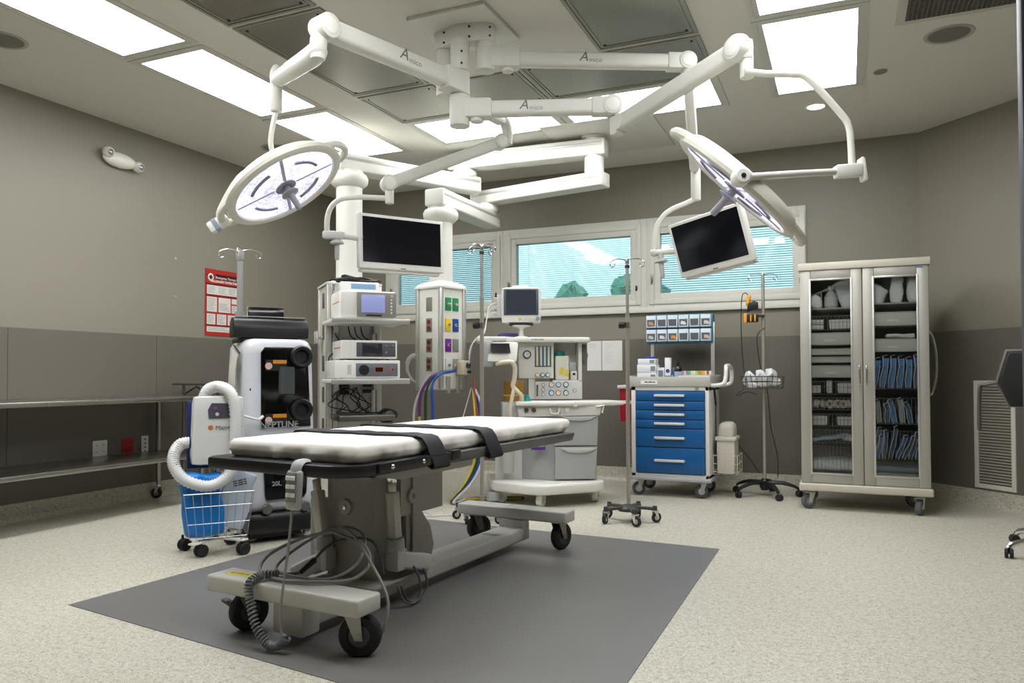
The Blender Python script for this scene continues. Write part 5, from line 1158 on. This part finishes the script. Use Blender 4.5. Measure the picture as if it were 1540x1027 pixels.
tag(ob('power_cord', G().tube([(-.64, 6.90, 1.45), (-.70, 6.88, 1.38), (-.69, 6.88, 1.2), (-.665, 6.90, 1.05), (-.625, 6.92, .9), (-.60, 6.92, .6), (-.55, 6.93, .35), (-.55, 6.97, .16)], .004, 6, smooth=8), BLACK), 'black power cord running down the drip stand pole', 'cord')
tag(ob('mains_cord', G().tube([(-.70, 6.90, .20), (-.80, 6.97, .33), (-.92, 7.05, .45), (-.99, 7.1, .48)], .004, 6, smooth=8), BLACK), 'black cord slanting from the waste bin to the stand base', 'cord')

# ------------------------------------------------------------------ blue drug cart
t = thing('drug_cart', 'blue six-drawer drug cart with white frame below the window', 'cart', (-1.388, 6.80, 0))
CW = mat('cart_white', '#d9d8d3', .4); CG = mat('cart_tray_grey', '#b5b2aa', .42)
g = G(); g.span((-.333, -.28, .17), (-.293, .28, .945), .004); g.span((.300, -.28, .17), (.333, .28, .945), .004); g.span((-.333, -.28, .17), (.333, .28, .20), .004); g.span((-.333, -.28, .91), (.333, .28, .945), .004); g.span((-.30, -.24, .2), (.30, .28, .91)); ob('cabinet_body', g, CW, t)
zz = [.908, .822, .744, .663, .588, .426, .202]
for k in range(6):
    d = ob('drawer', G().span((-.290, -.292, zz[k+1]+.003), (.297, -.24, zz[k]-.003), .004), BLUE, t)
    zc = (zz[k]+zz[k+1])/2+(.004 if k < 4 else .0)
    g = G(); g.span((-.127, -.318, zc-.011), (.133, -.290, zc+.011), .006); ob('drawer_handle', g, mat('handle_white', '#cfd0cf', .35, .2), d)
ob('base_bumper', G().span((-.345, -.30, .140), (.348, .29, .172), .008), mat('bumper_grey', '#a9aaad', .45), t)
for (x, y, a) in [(-.27, -.20, 200), (.27, -.20, 200), (-.27, .2, 190), (.27, .2, 190)]: caster(t, x, y, .057, .034, .142, a, mat('wheel_slate', '#4d4b55', .5), LGREY, hub=LGREY)
g = G(); g.span((-.345, -.29, .945), (.345, -.275, 1.03), .004); g.span((-.345, .27, .945), (.345, .285, 1.045), .004); g.span((-.345, -.28, .945), (-.33, .28, 1.04), .004); g.span((.33, -.28, .945), (.345, .28, 1.04), .004); g.span((-.34, -.28, .945), (.34, .28, .990)); ob('top_tray', g, CG, t)
ob('name_plate', G().span((-.245, -.2935, .965), (-.10, -.290, .998)), WHITE, t); print_bars(t, frame_m((-.165, -.2937, .984), (1, 0, 0), (0, -1, 0)), .09, .010, DGREY)
ob('lock', G().lathe([(0, .012), (.010, .012), (.014, .004), (.015, 0)], 14, frame_m((.232, -.281, .932), (1, 0, 0), (0, -1, 0))), CHROME, t)
g = G(); g.tube([(.345, -.24, .955), (.40, -.24, .958), (.45, -.24, .975), (.463, -.22, 1.03), (.463, -.20, 1.10), (.455, -.12, 1.12), (.455, .08, 1.12), (.462, .14, 1.08), (.455, .16, .98), (.40, .16, .955), (.345, .16, .955)], .018, 10, smooth=5); ob('push_handle', g, CW, t)
for x in (-.265, .285): ob('upright', G().box((x, .255, 1.25), (.035, .03, .55), None, .004), ALU, t)
g = G(); g.span((-.312, .20, 1.335), (.292, .33, 1.60), .004); rk = ob('bin_rack', g, mat('rack_teal', '#3f7f99', .45), t)
fill = ['#b98a5a', '#6f7480', '#55565a', '#d9d6cf', '#5b6170', '#c9c2b8', '#b9bcbd', '#c4c8c4', '#d08a2a', '#3a3f58', '#6f7a74', '#c9a8a0']
for r_ in range(2):
    for c_ in range(6):
        x = -.257+c_*.0988; z = 1.535-r_*.128
        b_ = ob('tilt_bin', G().span((x-.045, .155, z-.055), (x+.045, .21, z+.055), .004), mat('bin_frame', '#c9d3da', .35), t); c = fill[r_*6+c_]
        ob('bin_window', G().prism([(x-.034, z-.042), (x+.034, z-.042), (x+.037, z+.018), (x-.037, z+.018)], -.1545, -.152, rotm(90, 0, 0)), mat('bin_glass', '#5d6168', .15), b_)
        if (r_*6+c_) not in (1, 2, 4, 9, 10): ob('bin_contents', G().rbox((x+.005*(c_ % 3), .1525, z-.018), (.045, .006, .035), .003, (4, 2, 4), crinkle(.006, 40)), mat('fill'+c[1:], c, .5), b_)
g = G(); g.tube([(.335, -.05, .93), (.350, -.06, .80), (.352, -.05, .78), (.350, -.01, .80), (.338, -.0, .92)], .005, 6, smooth=4); g.tube([(.352, -.05, .78), (.352, -.05, .60), (.35, -.02, .40)], .005, 6, smooth=4); tag(ob('stethoscope', g, BLACK, None, loc=(-1.388, 6.80, 0)), 'black stethoscope hanging on the right side of the drug cart', 'stethoscope')
# things on the cart
cx, cy = -1.388, 6.80
for k, (x, y, z, w, d, h) in enumerate([(-.215, -.14, .990, .17, .12, .075), (-.215, -.14, 1.066, .17, .12, .07), (-.215, -.14, 1.137, .155, .12, .05), (-.10, -.10, .990, .06, .12, .12)]):
    o = thing('supply_box', ['lowest white supply box stacked at the left of the cart top', 'middle white supply box stacked at the left of the cart top', 'topmost white supply box stacked at the left of the cart top', 'white supply box standing right of the stacked boxes'][k], 'box', (cx+x, cy+y, z), group='white boxes on the cart top')
    ob('carton', G().span((-w/2, -d/2, .0), (w/2, d/2, h), .002), mat('carton_white', '#dcdde0', .5), o); ob('print_band', G().span((w/2-.05, -d/2-.0008, h*.2), (w/2-.008, -d/2, h*.8)), mat('print_grey', '#7b8088', .5), o)
o = tag(ob('blue_cap', G().box((0, 0, 0), (.07, .05, .018), None, .004), mat('cap_blue', '#2b3fa0', .4), None, loc=(cx-.20, cy-.13, 1.197)), 'small blue packet on top of the box stack', 'packet')
o = thing('carton', 'tall white carton with blue flower print on the cart top', 'box', (cx-.035, cy-.15, .990)); ob('box', G().span((-.025, -.025, 0), (.025, .025, .205), .002), mat('carton_white'), o); ob('flower_print', G().lathe([(0, .0006), (.018, .0005), (.018, 0)], 8, frame_m((0, -.0255, .09), (1, 0, 0), (0, -1, 0))), mat('print_violet', '#3a3a86', .5), o); ob('blue_band', G().span((-.0252, -.0258, .04), (.0252, -.025, .05)), mat('print_teal', '#3f86a8', .5), o)
o = thing('teal_carton', 'small teal carton behind the brown bottle on the cart', 'box', (cx+.02, cy-.10, .990)); ob('box', G().span((-.022, -.02, 0), (.022, .02, .115), .002), mat('print_teal'), o); ob('box_flap', G().span((-.022, -.02, .115), (.022, .02, .118)), WHITE, o)
o = thing('dropper_bottle', 'dark brown dropper bottle with blue label on the cart top', 'bottle', (cx+.055, cy-.17, .990)); ob('glass', G().lathe([(0, 0), (.030, .0), (.032, .01), (.032, .10), (.024, .125), (.012, .135), (.012, .15)], 20), mat('amber_glass', '#1c1210', .1), o); ob('cap', G().lathe([(.015, .14), (.015, .165), (.008, .17), (.006, .19), (0, .195)], 16), BLACK, o); ob('label_wrap', G().cyl((0, 0, .02), (0, 0, .085), .0328, n=20), mat('label_blue', '#9fb4cc', .5), o)
o = tag(ob('tape_roll', G().lathe([(.012, -.008), (.024, -.008), (.024, .008), (.012, .008), (.012, -.008)], 20, rotm(80, 0, 10)), mat('tape_white', '#d5d6da', .5), None, loc=(cx+.085, cy-.24, 1.0145)), 'white tape roll leaning before the bottle', 'tape')
o = thing('vial_tray', 'low white tray holding the row of labelled tapes', 'tray', (cx+.205, cy-.12, .990)); g = G(); g.span((-.135, -.05, 0), (.125, -.046, .055)); g.span((-.135, .046, 0), (.125, .05, .065)); g.span((-.135, -.05, 0), (-.131, .05, .06)); g.span((.121, -.05, 0), (.125, .05, .06)); g.span((-.135, -.05, 0), (.125, .05, .004)); ob('tray_shell', g, mat('tray_white', '#d6d5d2', .4), o); print_bars(o, frame_m((.02, -.0502, .03), (1, 0, -.2), (0, -1, 0)), .035, .010, DGREY, (.3, .3))
for k, c in enumerate(['#d99aa5', '#e6e4e0', '#8f96d0', '#7fc05a', '#e2dfdc', '#e8e6e2', '#d9d04a', '#6fbf9a', '#e09a2a', '#e0b020', '#dddad6', '#c9584a', '#e6e3e0']):
    tag(ob('label_roll', G().cyl((0, 0, 0), (0, 0, .085), .0095, n=12, bev=.001), mat('roll'+c[1:], c, .5), None, loc=(cx+.205-.12+k*.0195, cy-.12, .995)), ('pink', 'first white', 'lilac', 'grass green', 'second white', 'third white', 'yellow', 'mint green', 'orange', 'amber', 'fourth white', 'red', 'last white')[k]+' label roll in the tray row on the drug cart', 'label roll', 'label rolls in the white tray')
o = tag(ob('clear_bag', G().rbox((0, 0, 0), (.08, .30, .11), .03, (8, 10, 8), crinkle(.02, 12)), BAGPL, None, loc=(cx-.315+.02, cy+.08, 1.055)), 'crumpled clear bag at the left edge of the cart top', 'bag')
# waste bin in wire holder
t = thing('waste_bin', 'cream swing-lid waste bin in a wire holder on the drug cart', 'bin', (-.945, 6.80, .20))
ob('bin_body', G().rbox((0, 0, .15), (.155, .26, .30), .02, (6, 6, 6), lambda p: V((p.x*(1+.25*p.z), p.y*(1+.2*p.z), p.z))), mat('bin_cream', '#c9c4b8', .5), t); ob('rim', G().rbox((0, 0, .30), (.18, .29, .04), .015, (6, 6, 3)), mat('bin_cream'), t)
ob('swing_lid', G().rbox((0, 0, .36), (.14, .24, .16), .05, (8, 8, 8), lambda p: V((p.x*(1-.9*max(0, p.z)), p.y, p.z))), mat('bin_cream'), t)
g = G()
for z in (.02, .09, .16): g.tube([(-.10, -.15, z), (.10, -.15, z), (.10, .15, z), (-.10, .15, z)], .003, 5, closed=True)
for x, y in [(-.10, -.15), (0, -.15), (.10, -.15), (.10, 0), (.10, .15), (-.10, .15)]: g.cyl((x, y, .0), (x, y, .165), .003, n=5)
g.tube([(-.10, -.15, 0), (.10, .15, 0)], .003, 5); g.tube([(.10, -.15, 0), (-.10, .15, 0)], .003, 5); stuff(ob('wire_holder', g, mat('wire_cream', '#cfcabb', .4), t))
# sharps bin at left of the cart
t = thing('sharps_bin', 'red sharps bin with white lid on the left side of the drug cart', 'bin', (-1.795, 6.72, .63)); ob('tub', G().rbox((0, 0, .15), (.12, .20, .30), .012, (4, 4, 4), lambda p: V((p.x*(1+.3*p.z), p.y*(1+.3*p.z), p.z))), mat('sharps_red', '#a8172c', .35), t); ob('lid', G().span((-.075, -.12, .295), (.07, .12, .325), .006), mat('sharps_white', '#d9ccc8', .4), t); ob('band', G().span((-.064, -.106, .16), (.06, -.10, .19)), WHITE, t)
g = G()
for z in (.25, .40, .55): g.tube([(-.02, -.10, z), (.0, -.1, z), (.0, .12, z), (-.02, .12, z)], .003, 5)
for y in (-.10, 0, .12): g.cyl((0, y, .20), (0, y, .58), .003, n=5)
stuff(tag(ob('wire_rack', g, CHROME, None, loc=(-1.745, 6.75, 0)), 'chrome wire rack on the left side of the drug cart', 'rack'))
# ------------------------------------------------------------------ glazed supply cabinet
t = thing('supply_cabinet', 'tall aluminium supply cabinet with two glazed doors on casters', 'cabinet', (.117, 6.36, 0))
CB = mat('cabinet_beige', '#c2bcae', .42)
ob('base', G().span((-.462, -.01, .145), (.462, .56, .205), .012, 3), CB, t); ob('crown', G().span((-.455, -.012, 1.855), (.458, .56, 1.912), .006), CB, t)
g = G(); g.span((-.44, .02, .205), (-.425, .55, 1.855)); g.span((.425, .02, .205), (.44, .55, 1.855)); g.span((-.012, .05, .205), (.012, .55, 1.855)); ob('carcass', g, CB, t); ob('back_panel', G().span((-.44, .535, .205), (.44, .55, 1.855)), mat('cabinet_inside', '#6a685f', .6), t)
for (x, y, a) in [(-.38, .08, 215), (.38, .08, 250), (-.38, .48, 200), (.38, .48, 200)]: caster(t, x, y, .058, .04, .146, a, mat('wheel_grey', '#5a5b5e', .5), LGREY, hub=MGREY)
for s, x0, x1 in ((-1, -.443, -.003), (1, .003, .445)):
    fw = .078; g = G()
    for (a, b) in (((x0, .208), (x0+fw, 1.853)), ((x1-fw, .208), (x1, 1.853))): g.span((a[0], 0, a[1]), (b[0], .025, b[1]), .004)
    g.span((x0+fw, 0, .208), (x1-fw, .025, .208+fw), .004); g.span((x0+fw, 0, 1.853-fw), (x1-fw, .025, 1.853), .004)
    d = ob('door', g, CABALU, t)
    g = G(); ring(g, x0+fw-.012, x1-fw+.012, .208+fw-.012, 1.853-fw+.012, .014, -.004, .02, .002); ob('door_bead', g, ALU, d)
    ob('door_pane', G().span((x0+fw, .010, .28), (x1-fw, .014, 1.78)), GLASS, d)
    hx = -.024 if s < 0 else .024
    ob('door_handle', G().tube([(hx, 0, 1.115), (hx, -.022, 1.105), (hx, -.025, 1.04), (hx, -.022, .975), (hx, 0, .965)], .006, 8, smooth=4), CHROME, d)
ob('maker_badge', G().span((.36, -.0045, 1.838), (.41, -.0035, 1.846)), mat('badge_blue', '#5f74a8', .5), t)
ob('push_handle', G().tube([(.445, .12, 1.38), (.475, .12, 1.33), (.50, .12, 1.2), (.50, .12, 1.05), (.475, .12, .92), (.445, .12, .88)], .009, 8, smooth=6), CHROME, t)
CX, CY = .117, 6.36
def shelf(z, x0, x1): ob('shelf', G().span((x0, .06, z-.012), (x1, .53, z), .002), mat('shelf_grey', '#a9a69c', .45), t)
LX0, LX1, RX0, RX1 = -.422, -.015, .015, .422
shelf(1.565, LX0, LX1); shelf(1.588, RX0, RX1)
TR = mat('tray_beige', '#d9d6c8', .5)
def tray(x0, x1, z0, z1, label):
    o = thing('storage_tray', label, 'tray', (CX+(x0+x1)/2, CY+.06, z0), group='beige trays in the cabinet'); w = (x1-x0)/2-.01; h = z1-z0
    g = G(); g.span((-w, 0, 0), (w, .012, h), .003); g.span((-w, .012, 0), (-w+.006, .40, h)); g.span((w-.006, .012, 0), (w, .40, h)); g.span((-w, .40, 0), (w, .406, h)); g.span((-w, .0, 0), (w, .40, .005)); ob('tub', g, TR, o); ob('rim', G().span((-w-.004, -.006, h-.008), (w+.004, .002, h), .002), mat('tray_rim', '#c9c6b9', .5), o)
    ob('label_holder', G().span((-.05, -.003, h*.3), (.03, 0, h*.45)), WHITE, o); return o
for z0, z1, lb in [(1.275, 1.372, 'topmost beige tray behind the left glass door'), (1.198, 1.248, 'second beige tray behind the left glass door, shallow'), (1.138, 1.184, 'third beige tray behind the left glass door, shallow'), (1.022, 1.118, 'lowest beige tray behind the left glass door')]: tray(LX0, LX1, z0, z1, lb)
tray(RX0, RX1, 1.415, 1.518, 'upper beige tray behind the right glass door'); tray(RX0, RX1, 1.217, 1.315, 'lower beige tray behind the right glass door')
BW = mat('basket_wire', '#a5a39b', .4, .2)
def basket(x0, x1, z0, z1, label, n=14, dark=False):
    o = thing('wire_basket', label, 'basket', (CX+(x0+x1)/2, CY+.06, z0), group='wire baskets in the cabinet'); w = (x1-x0)/2-.012; h = z1-z0; g = G()
    for z in (0, h*.55, h): g.tube([(-w, 0, z), (w, 0, z), (w, .42, z), (-w, .42, z)], .0035 if z in (0, h) else .002, 5, closed=True)
    for k in range(n+1):
        x = -w+2*w*k/n; g.tube([(x, 0, h), (x, 0, 0), (x, .42, 0), (x, .42, h)], .0018, 4)
    stuff(ob('wirework', g, BW, o)); ob('floor_sheet', G().span((-w, 0, -.002), (w, .42, .002)), mat('basket_floor', '#46453f', .6), o); return o
for z0, z1, lb in [(1.392, 1.50, 'first wire basket behind the left glass door'), (.893, .992, 'second wire basket behind the left glass door'), (.773, .865, 'third wire basket behind the left glass door'), (.645, .738, 'fourth wire basket behind the left glass door'), (.518, .615, 'fifth wire basket behind the left glass door'), (.30, .487, 'deep bottom wire basket behind the left glass door')]: basket(LX0, LX1, z0, z1, lb)
for z0, z1, lb in [(.935, 1.10, 'upper wire basket of blue packs behind the right glass door'), (.672, .865, 'middle wire basket of packs behind the right glass door'), (.405, .62, 'lower wire basket of packs behind the right glass door')]: basket(RX0, RX1, z0, z1, lb)
# blue sterile packs standing like books
PB = mat('pack_blue', '#5b97d2', .5, bump=.2, bscale=40); PD = mat('pack_navy', '#55789b', .5); PC = translucent_mat('pack_film', '#f0f2f2', .2)
def pack(x, y, z, w, d, h, tilt, label, m, grp, twist=0):
    o = thing('sterile_pack', label, 'package', (CX+x, CY+y, z), twist, grp)
    g = G(); g.rbox((0, d/2, h/2), (w, d, h), min(w, .03)*.35, (4, 6, 8), crinkle(.006, 18), None); g.xf(rotm(0, tilt, 0)); ob('wrap', g, m, o, ang=60)
    g = G(); g.ribbon([(-w*.4, -.004, 0), (-w*.55, -.012, h*.3), (-w*.25, -.010, h*.7), (-w*.5, -.004, h*1.05), (w*.2, .0, h*1.10)], (0, 1, 0), .05, .004); g.ribbon([(w*.3, -.006, 0), (w*.5, -.010, h*.5), (w*.45, -.004, h)], (0, 1, 0), .03, .003); g.xf(rotm(0, tilt, 0)); ob('film_edge', g, PC, o, ang=60)
ORD = ('first', 'second', 'third', 'fourth', 'fifth', 'sixth', 'seventh', 'eighth')
rr = random.Random(21)
for k in range(6): pack(.075+k*.058, .07, .942, .042, .30, .225+rr.uniform(-.015, .015), 8-k*1.5, ORD[k]+' blue pack from the left in the upper right basket', PB, 'blue packs in the upper right basket')
for k in range(7): pack(.06+k*.053, .07, .678, .036, .30, .17+rr.uniform(-.03, .02), rr.uniform(-14, 16), ORD[k]+' slim pack from the left in the middle right basket', (PB, PD, mat('pack_white', '#b9b9b4', .5))[(k*2) % 3], 'packs in the middle right basket')
for k in range(8): pack(.05+k*.044, .07, .411, .03, .30, .215+rr.uniform(-.05, .02), rr.uniform(2, 24), ORD[k]+' film-wrapped pack from the left in the lower right basket', (PD, PB, PD)[k % 3], 'packs in the lower right basket')
for k, (z, h, m) in enumerate([(.217, .05, PD), (.27, .03, mat('pack_white')), (.303, .05, mat('pack_slate', '#6f8494', .5))]):
    tag(ob('flat_pack', G().rbox((0, 0, h/2), (.36, .36, h), h*.4, (8, 8, 4), crinkle(.006, 14)), m, None, loc=(CX+.22, CY+.27, z)), ['lowest dark blue flat pack at the right cabinet bottom', 'thin white flat pack in the stack at the right cabinet bottom', 'topmost grey-blue flat pack at the right cabinet bottom'][k], 'package', 'flat packs at the right cabinet bottom')
# top shelves
o = thing('saline_bottle', 'clear bottle with white label on the top left cabinet shelf', 'bottle', (CX-.22, CY+.12, 1.566)); ob('bottle_body', G().lathe([(0, 0), (.045, 0), (.048, .01), (.048, .09), (.03, .125), (.02, .13), (.02, .145)], 20), mat('saline_grey', '#b5b7b5', .2), o); ob('bottle_cap', G().cyl((0, 0, .145), (0, 0, .175), .024, n=16, bev=.003), mat('bottle_cap_white', '#c4c4bf', .4), o); ob('bottle_label', G().cyl((0, 0, .015), (0, 0, .085), .0488, n=20), mat('label_pale', '#cfc9c6', .5), o)
tag(ob('gauze_roll', G().cyl((-.04, 0, 0), (.04, 0, 0), .026, n=16, bev=.004), mat('gauze_grey', '#9b9b98', .5), None, loc=(CX-.165, CY+.25, 1.735)), 'grey roll high behind the bottle in the cabinet', 'roll')
tag(ob('teal_packet', G().rbox((0, 0, .065), (.03, .10, .13), .01, (4, 4, 6), crinkle(.006, 20)), mat('teal_pkt', '#5fb0a8', .5), None, loc=(CX-.385, CY+.10, 1.567)), 'teal packet at the left end of the top shelf', 'packet')
tag(ob('divider_stand', G().span((-.002, 0, 0), (.002, .25, .12)), ALU, None, loc=(CX-.29, CY+.08, 1.566)), 'thin metal divider beside the clear bottle', 'divider')
for k, (x, y, z, d, rx, lb) in enumerate([(-.33, .1, 1.567, (.09, .08, .10), 20, 'crumpled white packet beside the teal packet'), (-.10, .16, 1.567, (.16, .06, .22), -20, 'grey transparent bag at the right of the top left shelf'), (.10, .12, 1.59, (.15, .10, .14), 30, 'pale folded bag lying on the top right shelf'), (.24, .09, 1.59, (.085, .06, .20), 4, 'white paper pouch standing on the top right shelf'), (.36, .10, 1.59, (.10, .08, .19), 0, 'white printed pack at the right end of the top shelf'), (.26, .10, 1.318, (.20, .12, .035), 0, 'white folded gauze lying on the lower right tray'), (-.2, .2, .30, (.34, .28, .09), 0, 'clear flat bags in the deep bottom basket'), (-.25, .12, .535, (.26, .10, .035), -10, 'pale blue pouch lying in the fifth left basket'), (-.10, .12, .525, (.10, .09, .06), 10, 'white crumpled wipe pack in the fifth left basket')]):
    m = PC if k in (1, 6) else (mat('pouch_blue', '#a9bccb', .45) if k == 7 else mat('pouch_white', '#e2e2dc', .5))
    tag(ob('pouch', G().rbox((0, 0, d[2]/2), d, min(d)*.35, (8, 6, 8), crinkle(.012, 16), rotm(0, rx, 0)), m, None, loc=(CX+x, CY+y, z)), lb, 'pouch', 'pouches in the cabinet')
# boxes in the left baskets
k = 0
for (x, z, w, h, lb) in [(-.34, 1.40, .13, .035, 'lower left white carton in the first basket'), (-.34, 1.437, .13, .04, 'upper left white carton in the first basket'), (-.16, 1.40, .15, .075, 'right white carton in the first basket'),
                         (-.35, .90, .10, .06, 'left small cartons in the second basket'), (-.24, .90, .04, .10, 'upright slim carton in the second basket'), (-.11, .90, .14, .08, 'right stacked cartons in the second basket'),
                         (-.32, .65, .13, .075, 'left white tub in the fourth basket'), (-.11, .65, .15, .07, 'right white tub in the fourth basket')]:
    tag(ob('small_carton', G().rbox((0, 0, h/2), (w, .14, h), .006, (4, 4, 3), lambda p: V((p.x*(1+.8*p.z), p.y, p.z))), mat('carton_cream', '#e6e3da', .5), None, loc=(CX+x, CY+.145, z)), lb, 'box', 'small cartons in the cabinet')
rr = random.Random(5)
for k in range(8): tag(ob('bandage_roll', G().lathe([(.014, -.02), (.034, -.02), (.034, .02), (.014, .02), (.014, -.02)], 18, rotm(rr.uniform(50, 110), rr.uniform(-30, 30), rr.uniform(0, 90))), mat('bandage%d' % (k % 3), ('#e6d6c4', '#ebe8df', '#d9c8b4')[k % 3], .6), None, loc=(CX-.375+k*.046, CY+.12, .815)), ORD[k]+' bandage roll from the left in the third left basket', 'bandage', 'bandage rolls in the third basket')

# ------------------------------------------------------------------ stool at the right picture edge
t = thing('task_chair', 'dark task chair with chrome base at the right picture edge', 'chair', (1.21, 5.29, 0), 168)
for k in range(5):
    a = R(34+k*72); d = V((math.cos(a), math.sin(a), 0)); ob('leg', G().tube([V((0, 0, .13)), d*.20+V((0, 0, .118)), d*.37+V((0, 0, .08)), d*.40+V((0, 0, .055))], .016, 8, smooth=4), CHROME, t); caster(t, d.x*.40, d.y*.40, .027, .046, .06, math.degrees(a)+60, RUBBER, BLACK, True)
ob('gas_column', G().cyl((0, 0, .10), (0, 0, .50), .025, n=16), BLACK, t); ob('seat', G().rbox((0, 0, .54), (.46, .44, .08), .035, (8, 8, 4)), mat('chair_vinyl', '#0e0e0e', .7), t)
g = G(); g.prism([(-.16, .86), (.16, .86), (.22, 1.0), (.17, 1.18), (-.17, 1.18), (-.22, 1.0)], -.03, .03, Mx.Translation((.157, .177, 0)) @ rotm(90, 0, 0), bev=.02, seg=3); ob('backrest', g, mat('chair_vinyl'), t)
g = G(); g.prism([(-.17, .855), (.17, .855), (.235, 1.0), (.18, 1.19), (-.18, 1.19), (-.235, 1.0)], -.012, .012, Mx.Translation((.157, .150, 0)) @ rotm(90, 0, 0), bev=.006); ob('back_shell', g, mat('shell_grey', '#6f6d68', .4), t)
ob('back_post', G().tube([(0, .02, .50), (.06, .10, .52), (.14, .12, .80), (.157, .13, .95)], .018, 8, smooth=4), BLACK, t)
ob('release_lever', G().tube([(.36, .18, 1.0), (.435, .19, .985), (.465, .19, .96), (.47, .19, .72)], .011, 8, smooth=4), mat('lever_grey', '#57544f', .4, .3), t)
